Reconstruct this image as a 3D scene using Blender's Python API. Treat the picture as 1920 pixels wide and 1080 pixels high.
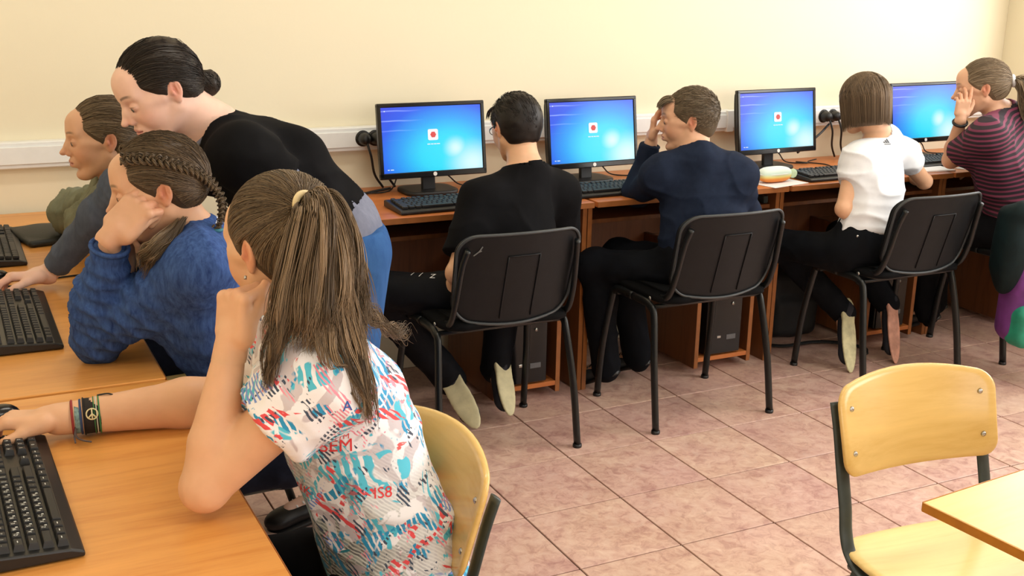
import bpy, bmesh, math, random
import numpy as np
from mathutils import Vector, Matrix
random.seed(7)
for o in list(bpy.data.objects): bpy.data.objects.remove(o)
sc = bpy.context.scene
C = sc.collection
# ------------------------------------------------------------------ camera
F_PX, YAW, PITCH, ROLL, CAM_H = 2153.12, 0.4660042, 0.2730274, -0.0207370, 1.57047
fw = Vector((math.sin(YAW)*math.cos(PITCH), math.cos(YAW)*math.cos(PITCH), -math.sin(PITCH)))
r0 = Vector((math.cos(YAW), -math.sin(YAW), 0)); d0 = fw.cross(r0)
cr, sr = math.cos(ROLL), math.sin(ROLL)
rt = r0*cr + d0*sr; dn = d0*cr - r0*sr
cam = bpy.data.cameras.new('camera'); camo = bpy.data.objects.new('camera', cam); C.objects.link(camo)
cam.sensor_width = 36; cam.lens = F_PX/1920*36; cam.clip_start = 0.05
camo.matrix_world = Matrix(((rt.x, -dn.x, -fw.x, 0), (rt.y, -dn.y, -fw.y, 0), (rt.z, -dn.z, -fw.z, CAM_H), (0, 0, 0, 1)))
sc.camera = camo
# ------------------------------------------------------------------ world, light, exposure
w = bpy.data.worlds.new('world'); sc.world = w; w.use_nodes = True
w.node_tree.nodes['Background'].inputs[0].default_value = (0.75, 0.86, 1.0, 1)
w.node_tree.nodes['Background'].inputs[1].default_value = 1.0
sc.view_settings.view_transform = 'Standard'; sc.view_settings.look = 'None'
sc.view_settings.gamma = 1; sc.view_settings.use_curve_mapping = False
sc.view_settings.exposure = -0.52
def area(name, loc, direction, sx, sy, power, col):
    l = bpy.data.lights.new(name, 'AREA'); l.shape = 'RECTANGLE'; l.size = sx; l.size_y = sy; l.energy = power; l.color = col
    o = bpy.data.objects.new(name, l); C.objects.link(o); o.location = loc
    o.rotation_euler = Vector(direction).to_track_quat('-Z', 'Y').to_euler(); return o
WINDOWS = [(2.75, 3.75), (0.9, 2.4), (-1.2, 0.4)]      # openings in the right wall (y ranges)
for (a, b), pw in zip(WINDOWS, (46, 92, 78)):
    area('window_daylight', (4.72, (a+b)/2, 1.75), (-1, -.05, -.18), b-a, 1.5, pw, (1.0, 0.97, 0.93))
for (x, y) in ((1.2, 0.4), (1.2, 2.6), (3.2, 0.4), (3.2, 2.6)):
    area('ceiling_light_glow', (x, y, 2.93), (0, 0, -1), 1.1, 0.25, 17, (1.0, 0.95, 0.84))
area('rear_window_daylight', (1.2, -2.9, 1.8), (0, 1, -.1), 3.2, 1.5, 60, (1.0, 0.97, 0.93))

# ------------------------------------------------------------------ materials
MATS = {}
def srgb(c):
    if isinstance(c, str): c = tuple(int(c[i:i+2], 16) for i in (0, 2, 4))
    return tuple((x/255/12.92 if x/255 <= .04045 else ((x/255+.055)/1.055)**2.4) for x in c[:3]) + (1,)
class NT:
    def __init__(s, name):
        s.m = bpy.data.materials.new(name); s.m.use_nodes = True; s.t = s.m.node_tree; s.N = s.t.nodes; s.b = s.N['Principled BSDF']
    def n(s, typ, **kw):
        nd = s.N.new(typ)
        for k, v in kw.items():
            if k.startswith('i_'):
                key = k[2:]; key = int(key) if key.isdigit() else key.replace('_', ' ')
                nd.inputs[key].default_value = v
            else: setattr(nd, k, v)
        return nd
    def l(s, a, b): s.t.links.new(a, b)
    def ramp(s, fac, stops, interp='LINEAR'):
        r = s.N.new('ShaderNodeValToRGB'); e = r.color_ramp.elements; r.color_ramp.interpolation = interp
        while len(e) > 1: e.remove(e[-1])
        e[0].position = stops[0][0]; e[0].color = stops[0][1]
        for p_, c_ in stops[1:]:
            q = e.new(p_); q.color = c_
        s.l(fac, r.inputs[0]); return r.outputs[0]
    def mix(s, fac, a, b, mode='MIX'):
        m = s.N.new('ShaderNodeMix'); m.data_type = 'RGBA'; m.blend_type = mode
        for src, idx in ((fac, 0), (a, 6), (b, 7)):
            if hasattr(src, 'links') or hasattr(src, 'is_output'): s.l(src, m.inputs[idx])
            else: m.inputs[idx].default_value = src
        return m.outputs[2]
    def coord(s, kind='Object', scale=(1, 1, 1), rot=(0, 0, 0)):
        tc = s.N.new('ShaderNodeTexCoord'); mp = s.N.new('ShaderNodeMapping')
        mp.inputs['Scale'].default_value = scale; mp.inputs['Rotation'].default_value = rot
        s.l(tc.outputs[kind], mp.inputs[0]); return mp.outputs[0]
    def noise(s, vec, scale, detail=3, rough=.5, dist=0):
        n = s.n('ShaderNodeTexNoise'); n.inputs['Scale'].default_value = scale; n.inputs['Detail'].default_value = detail
        n.inputs['Roughness'].default_value = rough; n.inputs['Distortion'].default_value = dist
        s.l(vec, n.inputs['Vector']); return n.outputs['Fac']
    def bump(s, h, strength=.3, dist=.002):
        b = s.n('ShaderNodeBump'); b.inputs['Strength'].default_value = strength; b.inputs['Distance'].default_value = dist
        s.l(h, b.inputs['Height']); s.l(b.outputs[0], s.b.inputs['Normal'])
def flat(name, col, rough=.5, metal=0., var=.12, scale=30, bump=0., spec=.5, coat=0.):
    if name in MATS: return MATS[name]
    t = NT(name); c = srgb(col); v = t.coord()
    nz = t.noise(v, scale, 4)
    lo = tuple(x*(1-var) for x in c[:3])+(1,); hi = tuple(min(1, x*(1+var)) for x in c[:3])+(1,)
    t.l(t.ramp(nz, [(.3, lo), (.7, hi)]), t.b.inputs['Base Color'])
    t.b.inputs['Roughness'].default_value = rough; t.b.inputs['Metallic'].default_value = metal
    t.b.inputs['Specular IOR Level'].default_value = spec; t.b.inputs['Coat Weight'].default_value = coat
    if bump: t.bump(t.noise(v, scale*6, 4), bump, .001)
    MATS[name] = t.m; return t.m
def wood(name, base, dark, axis=0, scale=1., rough=.35, spec=.5, kind='Object'):
    if name in MATS: return MATS[name]
    t = NT(name); s_ = [14., 14., 14.]; s_[axis] = 1.1
    v = t.coord(kind, tuple(x*scale for x in s_))
    a = t.noise(v, 1.6, 6, .6, .6); b = t.noise(v, 9, 3, .6)
    m = t.n('ShaderNodeMath', operation='MULTIPLY_ADD'); t.l(a, m.inputs[0]); m.inputs[1].default_value = .75; 
    m2 = t.n('ShaderNodeMath', operation='MULTIPLY'); t.l(b, m2.inputs[0]); m2.inputs[1].default_value = .25; t.l(m2.outputs[0], m.inputs[2])
    t.l(t.ramp(m.outputs[0], [(.3, srgb(dark)), (.5, srgb(base)), (.72, tuple(min(1, x*1.12) for x in srgb(base)[:3])+(1,))]), t.b.inputs['Base Color'])
    t.b.inputs['Roughness'].default_value = rough; t.b.inputs['Specular IOR Level'].default_value = spec
    t.bump(b, .06, .001); MATS[name] = t.m; return t.m
M_desk = wood('orange_beech_laminate_left', (222, 156, 82), (204, 130, 60), axis=1, rough=.32)
M_desk2 = wood('orange_beech_laminate', (196, 118, 62), (170, 92, 40), axis=0, rough=.35)
M_edge = flat('laminate_edge', (150, 92, 46), .4)
M_panel = wood('brown_laminate_panel', (112, 66, 32), (84, 46, 20), axis=2, rough=.45)
M_ply = wood('yellow_plywood', (224, 186, 112), (210, 168, 90), axis=0, rough=.24, spec=.6, scale=.7)
M_plypale = wood('pale_birch_top', (240, 212, 142), (226, 194, 118), axis=0, rough=.3, scale=.7)
M_ironedge = flat('table_edge_brown', (186, 120, 34), .45)
M_black = flat('black_plastic', (20, 21, 23), .42)
M_blackg = flat('black_gloss_plastic', (12, 12, 14), .2)
M_key = flat('black_key_plastic', (30, 31, 33), .5)
M_kbase = flat('keyboard_body_black', (22, 22, 23), .38)
M_steel = flat('black_painted_steel', (22, 25, 26), .33, .1)
M_steelg = flat('dark_green_grey_steel', (58, 66, 64), .4, .2)
M_chrome = flat('bare_steel', (190, 190, 185), .25, .9)
M_shell = flat('charcoal_chair_shell', (18, 20, 23), .5, bump=.15, spec=.25)
M_rim = flat('grey_rim_highlight', (62, 66, 68), .45, bump=.1, spec=.4)  # paler than the shell: the highlight along the rim is painted into its colour
M_seatfab = flat('black_seat_fabric', (10, 11, 13), .9, bump=.4, scale=60, spec=.15)
M_trunk = flat('white_pvc', (236, 238, 238), .35, var=.02)
M_white = flat('white_paint', (235, 235, 232), .5, var=.03)
M_paper = flat('white_paper', (240, 240, 240), .7, var=.02)
M_cable = flat('black_cable', (14, 14, 14), .5)
M_legend = flat('key_legend_white', (215, 218, 215), .5, var=.02)

# ------------------------------------------------------------------ object helpers
def wmat(o):
    m = o.matrix_parent_inverse @ o.matrix_basis if o.parent else o.matrix_basis.copy()
    return wmat(o.parent) @ m if o.parent else m
def obj(name, geo, mat, parent=None, smooth=False, world=False, me=None):
    if me is None:
        me = bpy.data.meshes.new(name)
        v, f = geo[0], geo[1]
        if isinstance(v, np.ndarray): v = v.tolist()
        if isinstance(f, np.ndarray): f = f.tolist()
        me.from_pydata(v, [], f); me.update()
        if len(geo) > 2 and geo[2] is not None:
            a = me.color_attributes.new('Col', 'FLOAT_COLOR', 'POINT')
            cc = np.ones((len(v), 4), np.float32); cc[:, :3] = geo[2]; a.data.foreach_set('color', cc.ravel())
        if mat: me.materials.append(mat)
        if smooth: me.polygons.foreach_set('use_smooth', [True]*len(me.polygons))
    o = bpy.data.objects.new(name, me); C.objects.link(o)
    if parent is not None:
        o.parent = parent
        if world: o.matrix_parent_inverse = wmat(parent).inverted()
    return o
def tag(o, label=None, cat=None, group=None, kind=None):
    if label: o['label'] = label
    if cat: o['category'] = cat
    if group: o['group'] = group
    if kind: o['kind'] = kind
    return o
def thing(name, label, cat, loc=(0, 0, 0), rz=0, group=None):
    o = bpy.data.objects.new(name, None); C.objects.link(o); o.empty_display_size = .1
    o.location = loc; o.rotation_euler = (0, 0, rz); return tag(o, label, cat, group)
def copy_tree(o, parent=None):
    c = o.copy(); C.objects.link(c)
    if parent is not None: c.parent = parent; c.matrix_parent_inverse = o.matrix_parent_inverse.copy()
    for ch in [x for x in C.objects if x.parent == o]: copy_tree(ch, c)
    return c
# geometry: (verts, faces)
def join(*gs):
    V, Fc = [], []
    for g in gs:
        k = len(V); V += [tuple(p) for p in g[0]]; Fc += [tuple(i+k for i in f) for f in g[1]]
    return V, Fc
def tf(g, M):
    return [tuple(M @ Vector(p)) for p in g[0]], g[1]
def box(c, s, b=.002, rot=None):
    hx, hy, hz = s[0]/2, s[1]/2, s[2]/2; b = min(b, hx*.45, hy*.45, hz*.45)
    V, Fc = [], []; idx = {}
    for sx in (-1, 1):
        for sy in (-1, 1):
            for sz in (-1, 1):
                for a in range(3):
                    p = [sx*(hx-b), sy*(hy-b), sz*(hz-b)]; p[a] = (sx*hx, sy*hy, sz*hz)[a]
                    idx[(sx, sy, sz, a)] = len(V); V.append(p)
    I = idx
    for a in range(3):
        o1, o2 = [(1, 2), (0, 2), (0, 1)][a]
        for s_ in (-1, 1):
            q = []
            for (u, v) in ((-1, -1), (1, -1), (1, 1), (-1, 1)):
                k = [0, 0, 0]; k[a] = s_; k[o1] = u; k[o2] = v; q.append(I[(*k, a)])
            Fc.append(q)
    for a, b2 in ((0, 1), (0, 2), (1, 2)):
        c2 = 3-a-b2
        for s1 in (-1, 1):
            for s2 in (-1, 1):
                def K(cs, ax):
                    k = [0, 0, 0]; k[a] = s1; k[b2] = s2; k[c2] = cs; return I[(*k, ax)]
                Fc.append([K(-1, a), K(1, a), K(1, b2), K(-1, b2)])
    for sx in (-1, 1):
        for sy in (-1, 1):
            for sz in (-1, 1): Fc.append([I[(sx, sy, sz, a)] for a in range(3)])
    # orient outward
    out = []
    for f in Fc:
        A, B, D = (Vector(V[i]) for i in f[:3]); n = (B-A).cross(D-A); m = sum((Vector(V[i]) for i in f), Vector())/len(f)
        out.append(tuple(f) if n.dot(m) > 0 else tuple(reversed(f)))
    M = Matrix.Translation(c) @ (rot if rot else Matrix.Identity(4))
    return [tuple(M @ Vector(p)) for p in V], out
def bez(pts, n=8):
    """Catmull-Rom through points"""
    P_ = [Vector(p) for p in pts]; P_ = [P_[0]*2-P_[1]] + P_ + [P_[-1]*2-P_[-2]]; out = []
    for i in range(1, len(P_)-2):
        a, b, c, d = P_[i-1:i+3]
        for j in range(n):
            t = j/n; out.append(.5*((2*b)+(c-a)*t+(2*a-5*b+4*c-d)*t*t+(3*b-a-3*c+d)*t**3))
    out.append(P_[-2]); return out
def tube(path, r, n=8, flat_=1., up=(0, 0, 1)):
    """swept tube; r number or list; flat_: ratio of second radius (oval)"""
    P_ = [Vector(p) for p in path]; V, Fc = [], []; m = len(P_)
    R_ = r if isinstance(r, (list, tuple)) else [r]*m
    prev = None
    for i, p in enumerate(P_):
        t = (P_[min(i+1, m-1)]-P_[max(i-1, 0)]).normalized()
        if prev is None:
            a = Vector(up).cross(t)
            if a.length < .05: a = Vector((1, 0, 0)).cross(t)
        else: a = prev-t*prev.dot(t)
        a.normalize(); prev = a; b = t.cross(a)
        for k in range(n):
            an = 2*math.pi*k/n; V.append(tuple(p+a*(math.cos(an)*R_[i])+b*(math.sin(an)*R_[i]*flat_)))
    for i in range(m-1):
        for k in range(n):
            k2 = (k+1) % n; Fc.append((i*n+k, i*n+k2, (i+1)*n+k2, (i+1)*n+k))
    Fc.append(tuple(range(n-1, -1, -1))); Fc.append(tuple((m-1)*n+k for k in range(n)))
    return V, Fc
def lathe(prof, n=20, c=(0, 0, 0), axis='z'):
    V, Fc = [], []
    for (r, z) in prof:
        for k in range(n):
            a = 2*math.pi*k/n; p = (r*math.cos(a), r*math.sin(a), z)
            if axis == 'y': p = (p[0], p[2], -p[1])
            if axis == 'x': p = (p[2], p[1], -p[0])
            V.append(tuple(c[i]+p[i] for i in range(3)))
    for i in range(len(prof)-1):
        for k in range(n):
            k2 = (k+1) % n; Fc.append((i*n+k, i*n+k2, (i+1)*n+k2, (i+1)*n+k))
    Fc.append(tuple(range(n-1, -1, -1))); Fc.append(tuple((len(prof)-1)*n+k for k in range(n)))
    return V, Fc
def rrect(w_, h_, r, n=6, top_bow=0, bot_bow=0, taper=0):
    out = []
    for (sx, sy, a0) in ((1, 1, 0), (-1, 1, 90), (-1, -1, 180), (1, -1, 270)):
        for k in range(n+1):
            a = math.radians(a0+90*k/n); x = sx*(w_/2-r)+r*math.cos(a); y = sy*(h_/2-r)+r*math.sin(a); out.append([x, y])
    # densify straight edges
    res = []
    for i, p in enumerate(out):
        q = out[(i+1) % len(out)]; d = math.hypot(q[0]-p[0], q[1]-p[1]); m = max(1, int(d/.03))
        for j in range(m): res.append([p[0]+(q[0]-p[0])*j/m, p[1]+(q[1]-p[1])*j/m])
    for p in res:
        u = p[0]/(w_/2); 
        bow = (top_bow if p[1] > 0 else -bot_bow)*(1-u*u)*abs(p[1])/(h_/2)
        p[0] *= 1+taper*p[1]/(h_/2); p[1] += bow
    return res
def slab(outline, f, thick, rings=8, rnd=.3):
    """curved board: outline in (x,y), f(x,y,off)->point, thickness along off"""
    n = len(outline); V, Fc = [], []; cx = sum(p[0] for p in outline)/n; cy = sum(p[1] for p in outline)/n
    def layer(off, scales):
        base = len(V)
        for s_ in scales:
            for p in outline: V.append(tuple(f(cx+(p[0]-cx)*s_, cy+(p[1]-cy)*s_, off)))
        return base
    sc_ = [(i+1)/rings for i in range(rings-1)]+[1-thick*rnd/.2, ]
    top = layer(thick/2, sc_); tc = len(V); V.append(tuple(f(cx, cy, thick/2)))
    bot = layer(-thick/2, sc_); bc = len(V); V.append(tuple(f(cx, cy, -thick/2)))
    mid = len(V)
    for p in outline: V.append(tuple(f(p[0], p[1], thick*.25)))
    mid2 = len(V)
    for p in outline: V.append(tuple(f(p[0], p[1], -thick*.25)))
    for k in range(n):
        k2 = (k+1) % n
        Fc.append((tc, top+k, top+k2)); Fc.append((bc, bot+k2, bot+k))
        for i in range(len(sc_)-1):
            a = top+i*n; b = top+(i+1)*n; Fc.append((a+k, b+k, b+k2, a+k2))
            a = bot+i*n; b = bot+(i+1)*n; Fc.append((a+k, a+k2, b+k2, b+k))
        a = top+(len(sc_)-1)*n; Fc.append((a+k, mid+k, mid+k2, a+k2)); Fc.append((mid+k, mid2+k, mid2+k2, mid+k2))
        b = bot+(len(sc_)-1)*n; Fc.append((mid2+k, b+k, b+k2, mid2+k2))
    return V, Fc
def text_geo(s, size, M, extrude=.0004):
    cu = bpy.data.curves.new('t', 'FONT'); cu.body = s; cu.size = size; cu.extrude = extrude; cu.align_x = 'CENTER'; cu.align_y = 'CENTER'; cu.resolution_u = 3
    o = bpy.data.objects.new('t', cu); C.objects.link(o)
    dg = bpy.context.evaluated_depsgraph_get(); me = bpy.data.meshes.new_from_object(o.evaluated_get(dg))
    g = ([tuple(M @ v.co) for v in me.vertices], [tuple(p.vertices) for p in me.polygons])
    bpy.data.objects.remove(o); bpy.data.curves.remove(cu); bpy.data.meshes.remove(me); return g

# ================================================================== ROOM
WY, RX, LX, CZ, BY = 4.1, 4.75, -0.27, 3.0, -3.0
def wallmat(name, col):
    t = NT(name); v = t.coord(); n1 = t.noise(v, 1.2, 4); n2 = t.noise(v, 60, 4)
    c = srgb(col); t.l(t.ramp(n1, [(.3, tuple(x*.97 for x in c[:3])+(1,)), (.7, c)]), t.b.inputs['Base Color'])
    t.b.inputs['Roughness'].default_value = .75; t.bump(n2, .12, .002); return t.m
M_wall = wallmat('cream_wall_paint', (238, 229, 202)); M_ceil = wallmat('white_ceiling_paint', (205, 205, 200))
def struct(name, geo, m, parent=None, **k): return tag(obj(name, geo, m, parent, **k), kind='structure')
struct('wall_back', box(((LX+RX)/2, WY+.06, CZ/2), (RX-LX+.24, .12, CZ), .001), M_wall)
struct('wall_left', box((LX-.06, (WY+BY)/2, CZ/2), (.12, WY-BY, CZ), .001), M_wall)
ys = [BY]+sorted(y for p in WINDOWS for y in p)+[WY]
gs = [box((RX+.06, (ys[i]+ys[i+1])/2, CZ/2), (.12, ys[i+1]-ys[i], CZ), .001) for i in range(0, len(ys), 2)]
for a, b in WINDOWS:
    gs += [box((RX+.06, (a+b)/2, .5), (.12, b-a, 1.0), .001), box((RX+.06, (a+b)/2, 2.75), (.12, b-a, .5), .001)]
struct('wall_right', join(*gs), M_wall)
struct('wall_rear', join(box(((LX+RX)/2, BY-.06, .5), (RX-LX+.24, .12, 1.0), .001), box(((LX+RX)/2, BY-.06, 2.75), (RX-LX+.24, .12, .5), .001),
    box((-.3, BY-.06, 1.75), (.3, .12, 1.5), .001), box((3.85, BY-.06, 1.75), (2.0, .12, 1.5), .001)), M_wall)
struct('ceiling', box(((LX+RX)/2, (WY+BY)/2, CZ+.05), (RX-LX+.24, WY-BY+.24, .1), .001), M_ceil)
def glassmat():
    t = NT('window_glass'); tr = t.n('ShaderNodeBsdfTransparent'); mx = t.n('ShaderNodeMixShader')
    mx.inputs[0].default_value = .12; t.l(tr.outputs[0], mx.inputs[1]); t.l(t.b.outputs[0], mx.inputs[2])
    t.b.inputs['Base Color'].default_value = (.8, .85, .9, 1); t.b.inputs['Roughness'].default_value = .05
    t.l(mx.outputs[0], t.N['Material Output'].inputs[0]); return t.m
M_glass = glassmat()
for i, ab in enumerate(WINDOWS+[None]):
    if ab: a, b = ab
    if i < 3:
        def bx(y0, y1, z0, z1): return box((RX+.05, (y0+y1)/2, (z0+z1)/2), (.05, y1-y0, z1-z0), .004)
        wn = struct(f'window_{i+1}', join(bx(a, b, 1.0, 1.05), bx(a, b, 2.45, 2.5), bx(a, a+.05, 1.05, 2.45), bx(b-.05, b, 1.05, 2.45), bx((a+b)/2-.03, (a+b)/2+.03, 1.05, 2.45)), M_white)
        obj('pane', box((RX+.07, (a+b)/2, 1.75), (.006, b-a-.1, 1.4), .001), M_glass, wn)
        obj('sill', box((RX-.04, (a+b)/2, .985), (.2, b-a+.1, .03), .005), M_white, wn)
    else:
        def bx(x0, x1, z0, z1): return box(((x0+x1)/2, BY-.05, (z0+z1)/2), (x1-x0, .05, z1-z0), .004)
        wn = struct('window_4', join(bx(-.15, 2.85, 1.0, 1.05), bx(-.15, 2.85, 2.45, 2.5), bx(-.15, -.1, 1.05, 2.45), bx(2.8, 2.85, 1.05, 2.45), bx(1.32, 1.38, 1.05, 2.45)), M_white)
        obj('pane', box((1.35, BY-.07, 1.75), (2.9, .006, 1.4), .001), M_glass, wn)
# floor: slab + individually laid tiles
def tilemat():
    t = NT('pink_marbled_tile'); v = t.coord('Object'); oi = t.n('ShaderNodeObjectInfo')
    ad = t.n('ShaderNodeVectorMath', operation='ADD'); sc_ = t.n('ShaderNodeVectorMath', operation='SCALE'); cx = t.n('ShaderNodeCombineXYZ')
    for k in range(3): t.l(oi.outputs['Random'], cx.inputs[k])
    t.l(cx.outputs[0], sc_.inputs[0]); sc_.inputs['Scale'].default_value = 37.; t.l(v, ad.inputs[0]); t.l(sc_.outputs[0], ad.inputs[1]); v = ad.outputs[0]
    a = t.noise(v, 7, 6, .62, 1.2); b = t.noise(v, 26, 5, .7, .8); c = t.noise(v, 3, 3)
    c1 = t.ramp(a, [(.28, srgb((172, 132, 124))), (.46, srgb((204, 168, 154))), (.6, srgb((216, 184, 168))), (.8, srgb((228, 204, 186)))])
    c2 = t.ramp(b, [(.36, srgb((164, 122, 116))), (.5, srgb((212, 178, 162))), (.66, srgb((228, 206, 190)))])
    m = t.mix(.45, c1, c2); tint = t.ramp(c, [(.35, (1, .93, .95, 1)), (.65, (1.0, .98, .9, 1))]); m = t.mix(.8, m, tint, 'MULTIPLY')
    rr = t.ramp(oi.outputs['Random'], [(0, (.93, .9, .92, 1)), (1, (1, 1, .98, 1))]); m = t.mix(1., m, rr, 'MULTIPLY')
    t.l(m, t.b.inputs['Base Color']); t.l(t.ramp(b, [(.3, (.3, .3, .3, 1)), (.7, (.42, .42, .42, 1))]), t.b.inputs['Roughness'])
    t.bump(a, .05, .001); return t.m
M_tile = tilemat(); M_grout = flat('brown_grout', (92, 66, 54), .9, scale=80)
floor = struct('floor', box(((LX+RX)/2, (WY+BY)/2, -.056), (RX-LX+.2, WY-BY+.2, .1), .001), M_grout)
TS, TX0, TY0 = .33, 1.7664, 2.7376
tile_me = None; big = []
for i in range(-6, 10):
    for j in range(-18, 5):
        x0 = max(TX0+i*TS, LX); x1 = min(TX0+(i+1)*TS, RX); y0 = max(TY0+j*TS, BY); y1 = min(TY0+(j+1)*TS, WY)
        if x1-x0 < .01 or y1-y0 < .01: continue
        full = x1-x0 > TS-.001 and y1-y0 > TS-.001
        g = box((0, 0, -.003), (x1-x0-.005, y1-y0-.005, .006), .0012)
        if j >= -6:
            if full and tile_me: o = obj('tile', None, None, floor, me=tile_me)
            else:
                o = obj('tile', g, M_tile, floor)
                if full: tile_me = o.data
            o.location = ((x0+x1)/2, (y0+y1)/2, 0)
        else: big.append(tf(g, Matrix.Translation(((x0+x1)/2, (y0+y1)/2, 0))))
tag(obj('tiles_behind_camera', join(*big), M_tile, floor), kind='stuff').name = 'rear_tiles'
# wall cable trunking
tr = thing('cable_trunking', 'long white plastic cable duct running along the cream back wall', 'cable duct', (0, 0, 0))
obj('duct_body', box(((LX+RX)/2, WY-.022, .942), (RX-LX, .044, .088), .004), M_trunk, tr)
obj('duct_cover', box(((LX+RX)/2, WY-.0475, .942), (RX-LX-.004, .008, .058), .003), M_trunk, tr)
for x in (.62, 1.98, 3.08): obj('joint_cover', box((x, WY-.026, .942), (.035, .056, .092), .002), M_trunk, tr)
for k, (x, lab) in enumerate(((1.405, 'black round plug in the wall duct left of the leftmost monitor'), (1.452, 'black round plug in the wall duct half hidden by the leftmost monitor'), (3.60, 'black round plug in the wall duct right of the third monitor'), (3.652, 'black round plug in the wall duct beside the bob haired girl'))):
    t = thing('power_plug', lab, 'plug', (x, WY-.05, .945), group=None)
    obj('plug_body', lathe([(.006, -.05), (.016, -.046), (.0225, -.03), (.0235, -.006), (.0235, -.002)], 20, (0, 0, 0), 'y'), M_black, t, True)
    obj('socket_plate', lathe([(.030, -.003), (.030, 0.0), (.02, .002)], 24, (0, 0, 0), 'y'), M_black, t, True)
    obj('cord', tube(bez([(0, -.04, -.005), (.012, -.055, -.06), (.03, -.04, -.13), (.07, -.02, -.185)], 6), .0045, 8), M_cable, t, True)
# ceiling lamps (outside the frame)
def emis(name, col, s_):
    t = NT(name); t.b.inputs['Emission Color'].default_value = col; t.b.inputs['Emission Strength'].default_value = s_; return t.m
M_lamp = emis('lamp_diffuser', (1, .96, .88, 1), 2.5)
for (x, y) in ((1.2, 0.4), (1.2, 2.6), (3.2, 0.4), (3.2, 2.6)):
    t = thing('ceiling_light', 'long white fluorescent ceiling light', 'light', (x, y, CZ), group='fluorescent ceiling lights')
    obj('housing', box((0, 0, -.02), (1.25, .3, .04), .005), M_white, t); obj('diffuser', box((0, 0, -.048), (1.2, .26, .016), .006), M_lamp, t)

# ================================================================== DESKS
def make_desk(label, mat_top, loc, rz=0, niche=True, W=.9, D=.56, group=None):
    """local: x across 0..W, y 0 (front edge) .. D, z up"""
    t = thing('computer_desk', label, 'desk', loc, rz, group)
    obj('desktop', box((W/2, D/2, .739), (W-.014, D, .022), .002), mat_top, t)
    obj('edge_band', box((W/2, -.0008, .739), (W-.012, .0016, .020), .0005), M_edge, t)
    for x in (.01, W-.01): obj('panel_edge', box((x, .0595, .364), (.018, .001, .726), .0003), M_edge, obj('side_panel', box((x, D/2+.03, .364), (.018, D-.06, .728), .001), M_panel, t))
    obj('back_panel', box((W/2, D-.1, .545), (W-.04, .016, .366), .001), M_panel, t)
    obj('keyboard_shelf', box((W/2-.0, .25, .655), (W-.045, .32, .016), .001), M_panel, t)
    for x in (.035, W-.035): obj('shelf_rail', box((x, .25, .68), (.02, .3, .03), .002), M_steelg, t)
    if niche:
        x0, x1 = W-.375, W-.115
        for x in (x0, x1): obj('panel_edge', box((x, .0395, .26), (.018, .001, .478), .0003), M_edge, obj('computer_stand_side', box((x, .25, .26), (.018, .42, .48), .001), M_panel, t))
        obj('computer_stand_shelf', box(((x0+x1)/2, .25, .055), (x1-x0-.018, .42, .018), .001), M_desk2, t)
        obj('computer_stand_back', box(((x0+x1)/2, .452, .26), (x1-x0-.018, .012, .46), .001), M_panel, t)
    return t
DX = [1.222, 2.118, 3.014, 3.910]
dl = ['orange laminate desk on the wall row, under the leftmost monitor', 'orange laminate desk on the wall row, under the second monitor', 'orange laminate desk on the wall row, holding the pencil case and third monitor', 'orange laminate desk in the corner, under the striped shirt woman and white papers']
dws = [.894, .894, .894, .83]
for x, l, w_ in zip(DX, dl, dws): make_desk(l, M_desk2, (x, 3.54, 0), 0, True, w_)
# left row: front edge faces +X at x=.372 ; local x axis -> +Y
ll = ['orange beech desk in the left foreground, under the patterned shirt girl', 'orange beech desk of the left row, under the blue top girl', 'orange beech desk of the left row touching the cream wall', 'orange beech desk of the left row below the frame edge']
for k, (y, l, dx) in enumerate(((1.372, ll[0], .374), (2.272, ll[1], .362), (3.172, ll[2], .362), (.472, ll[3], .374))):
    make_desk(l, M_desk, (dx, y, 0), math.pi/2, False, .9, .6)

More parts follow.
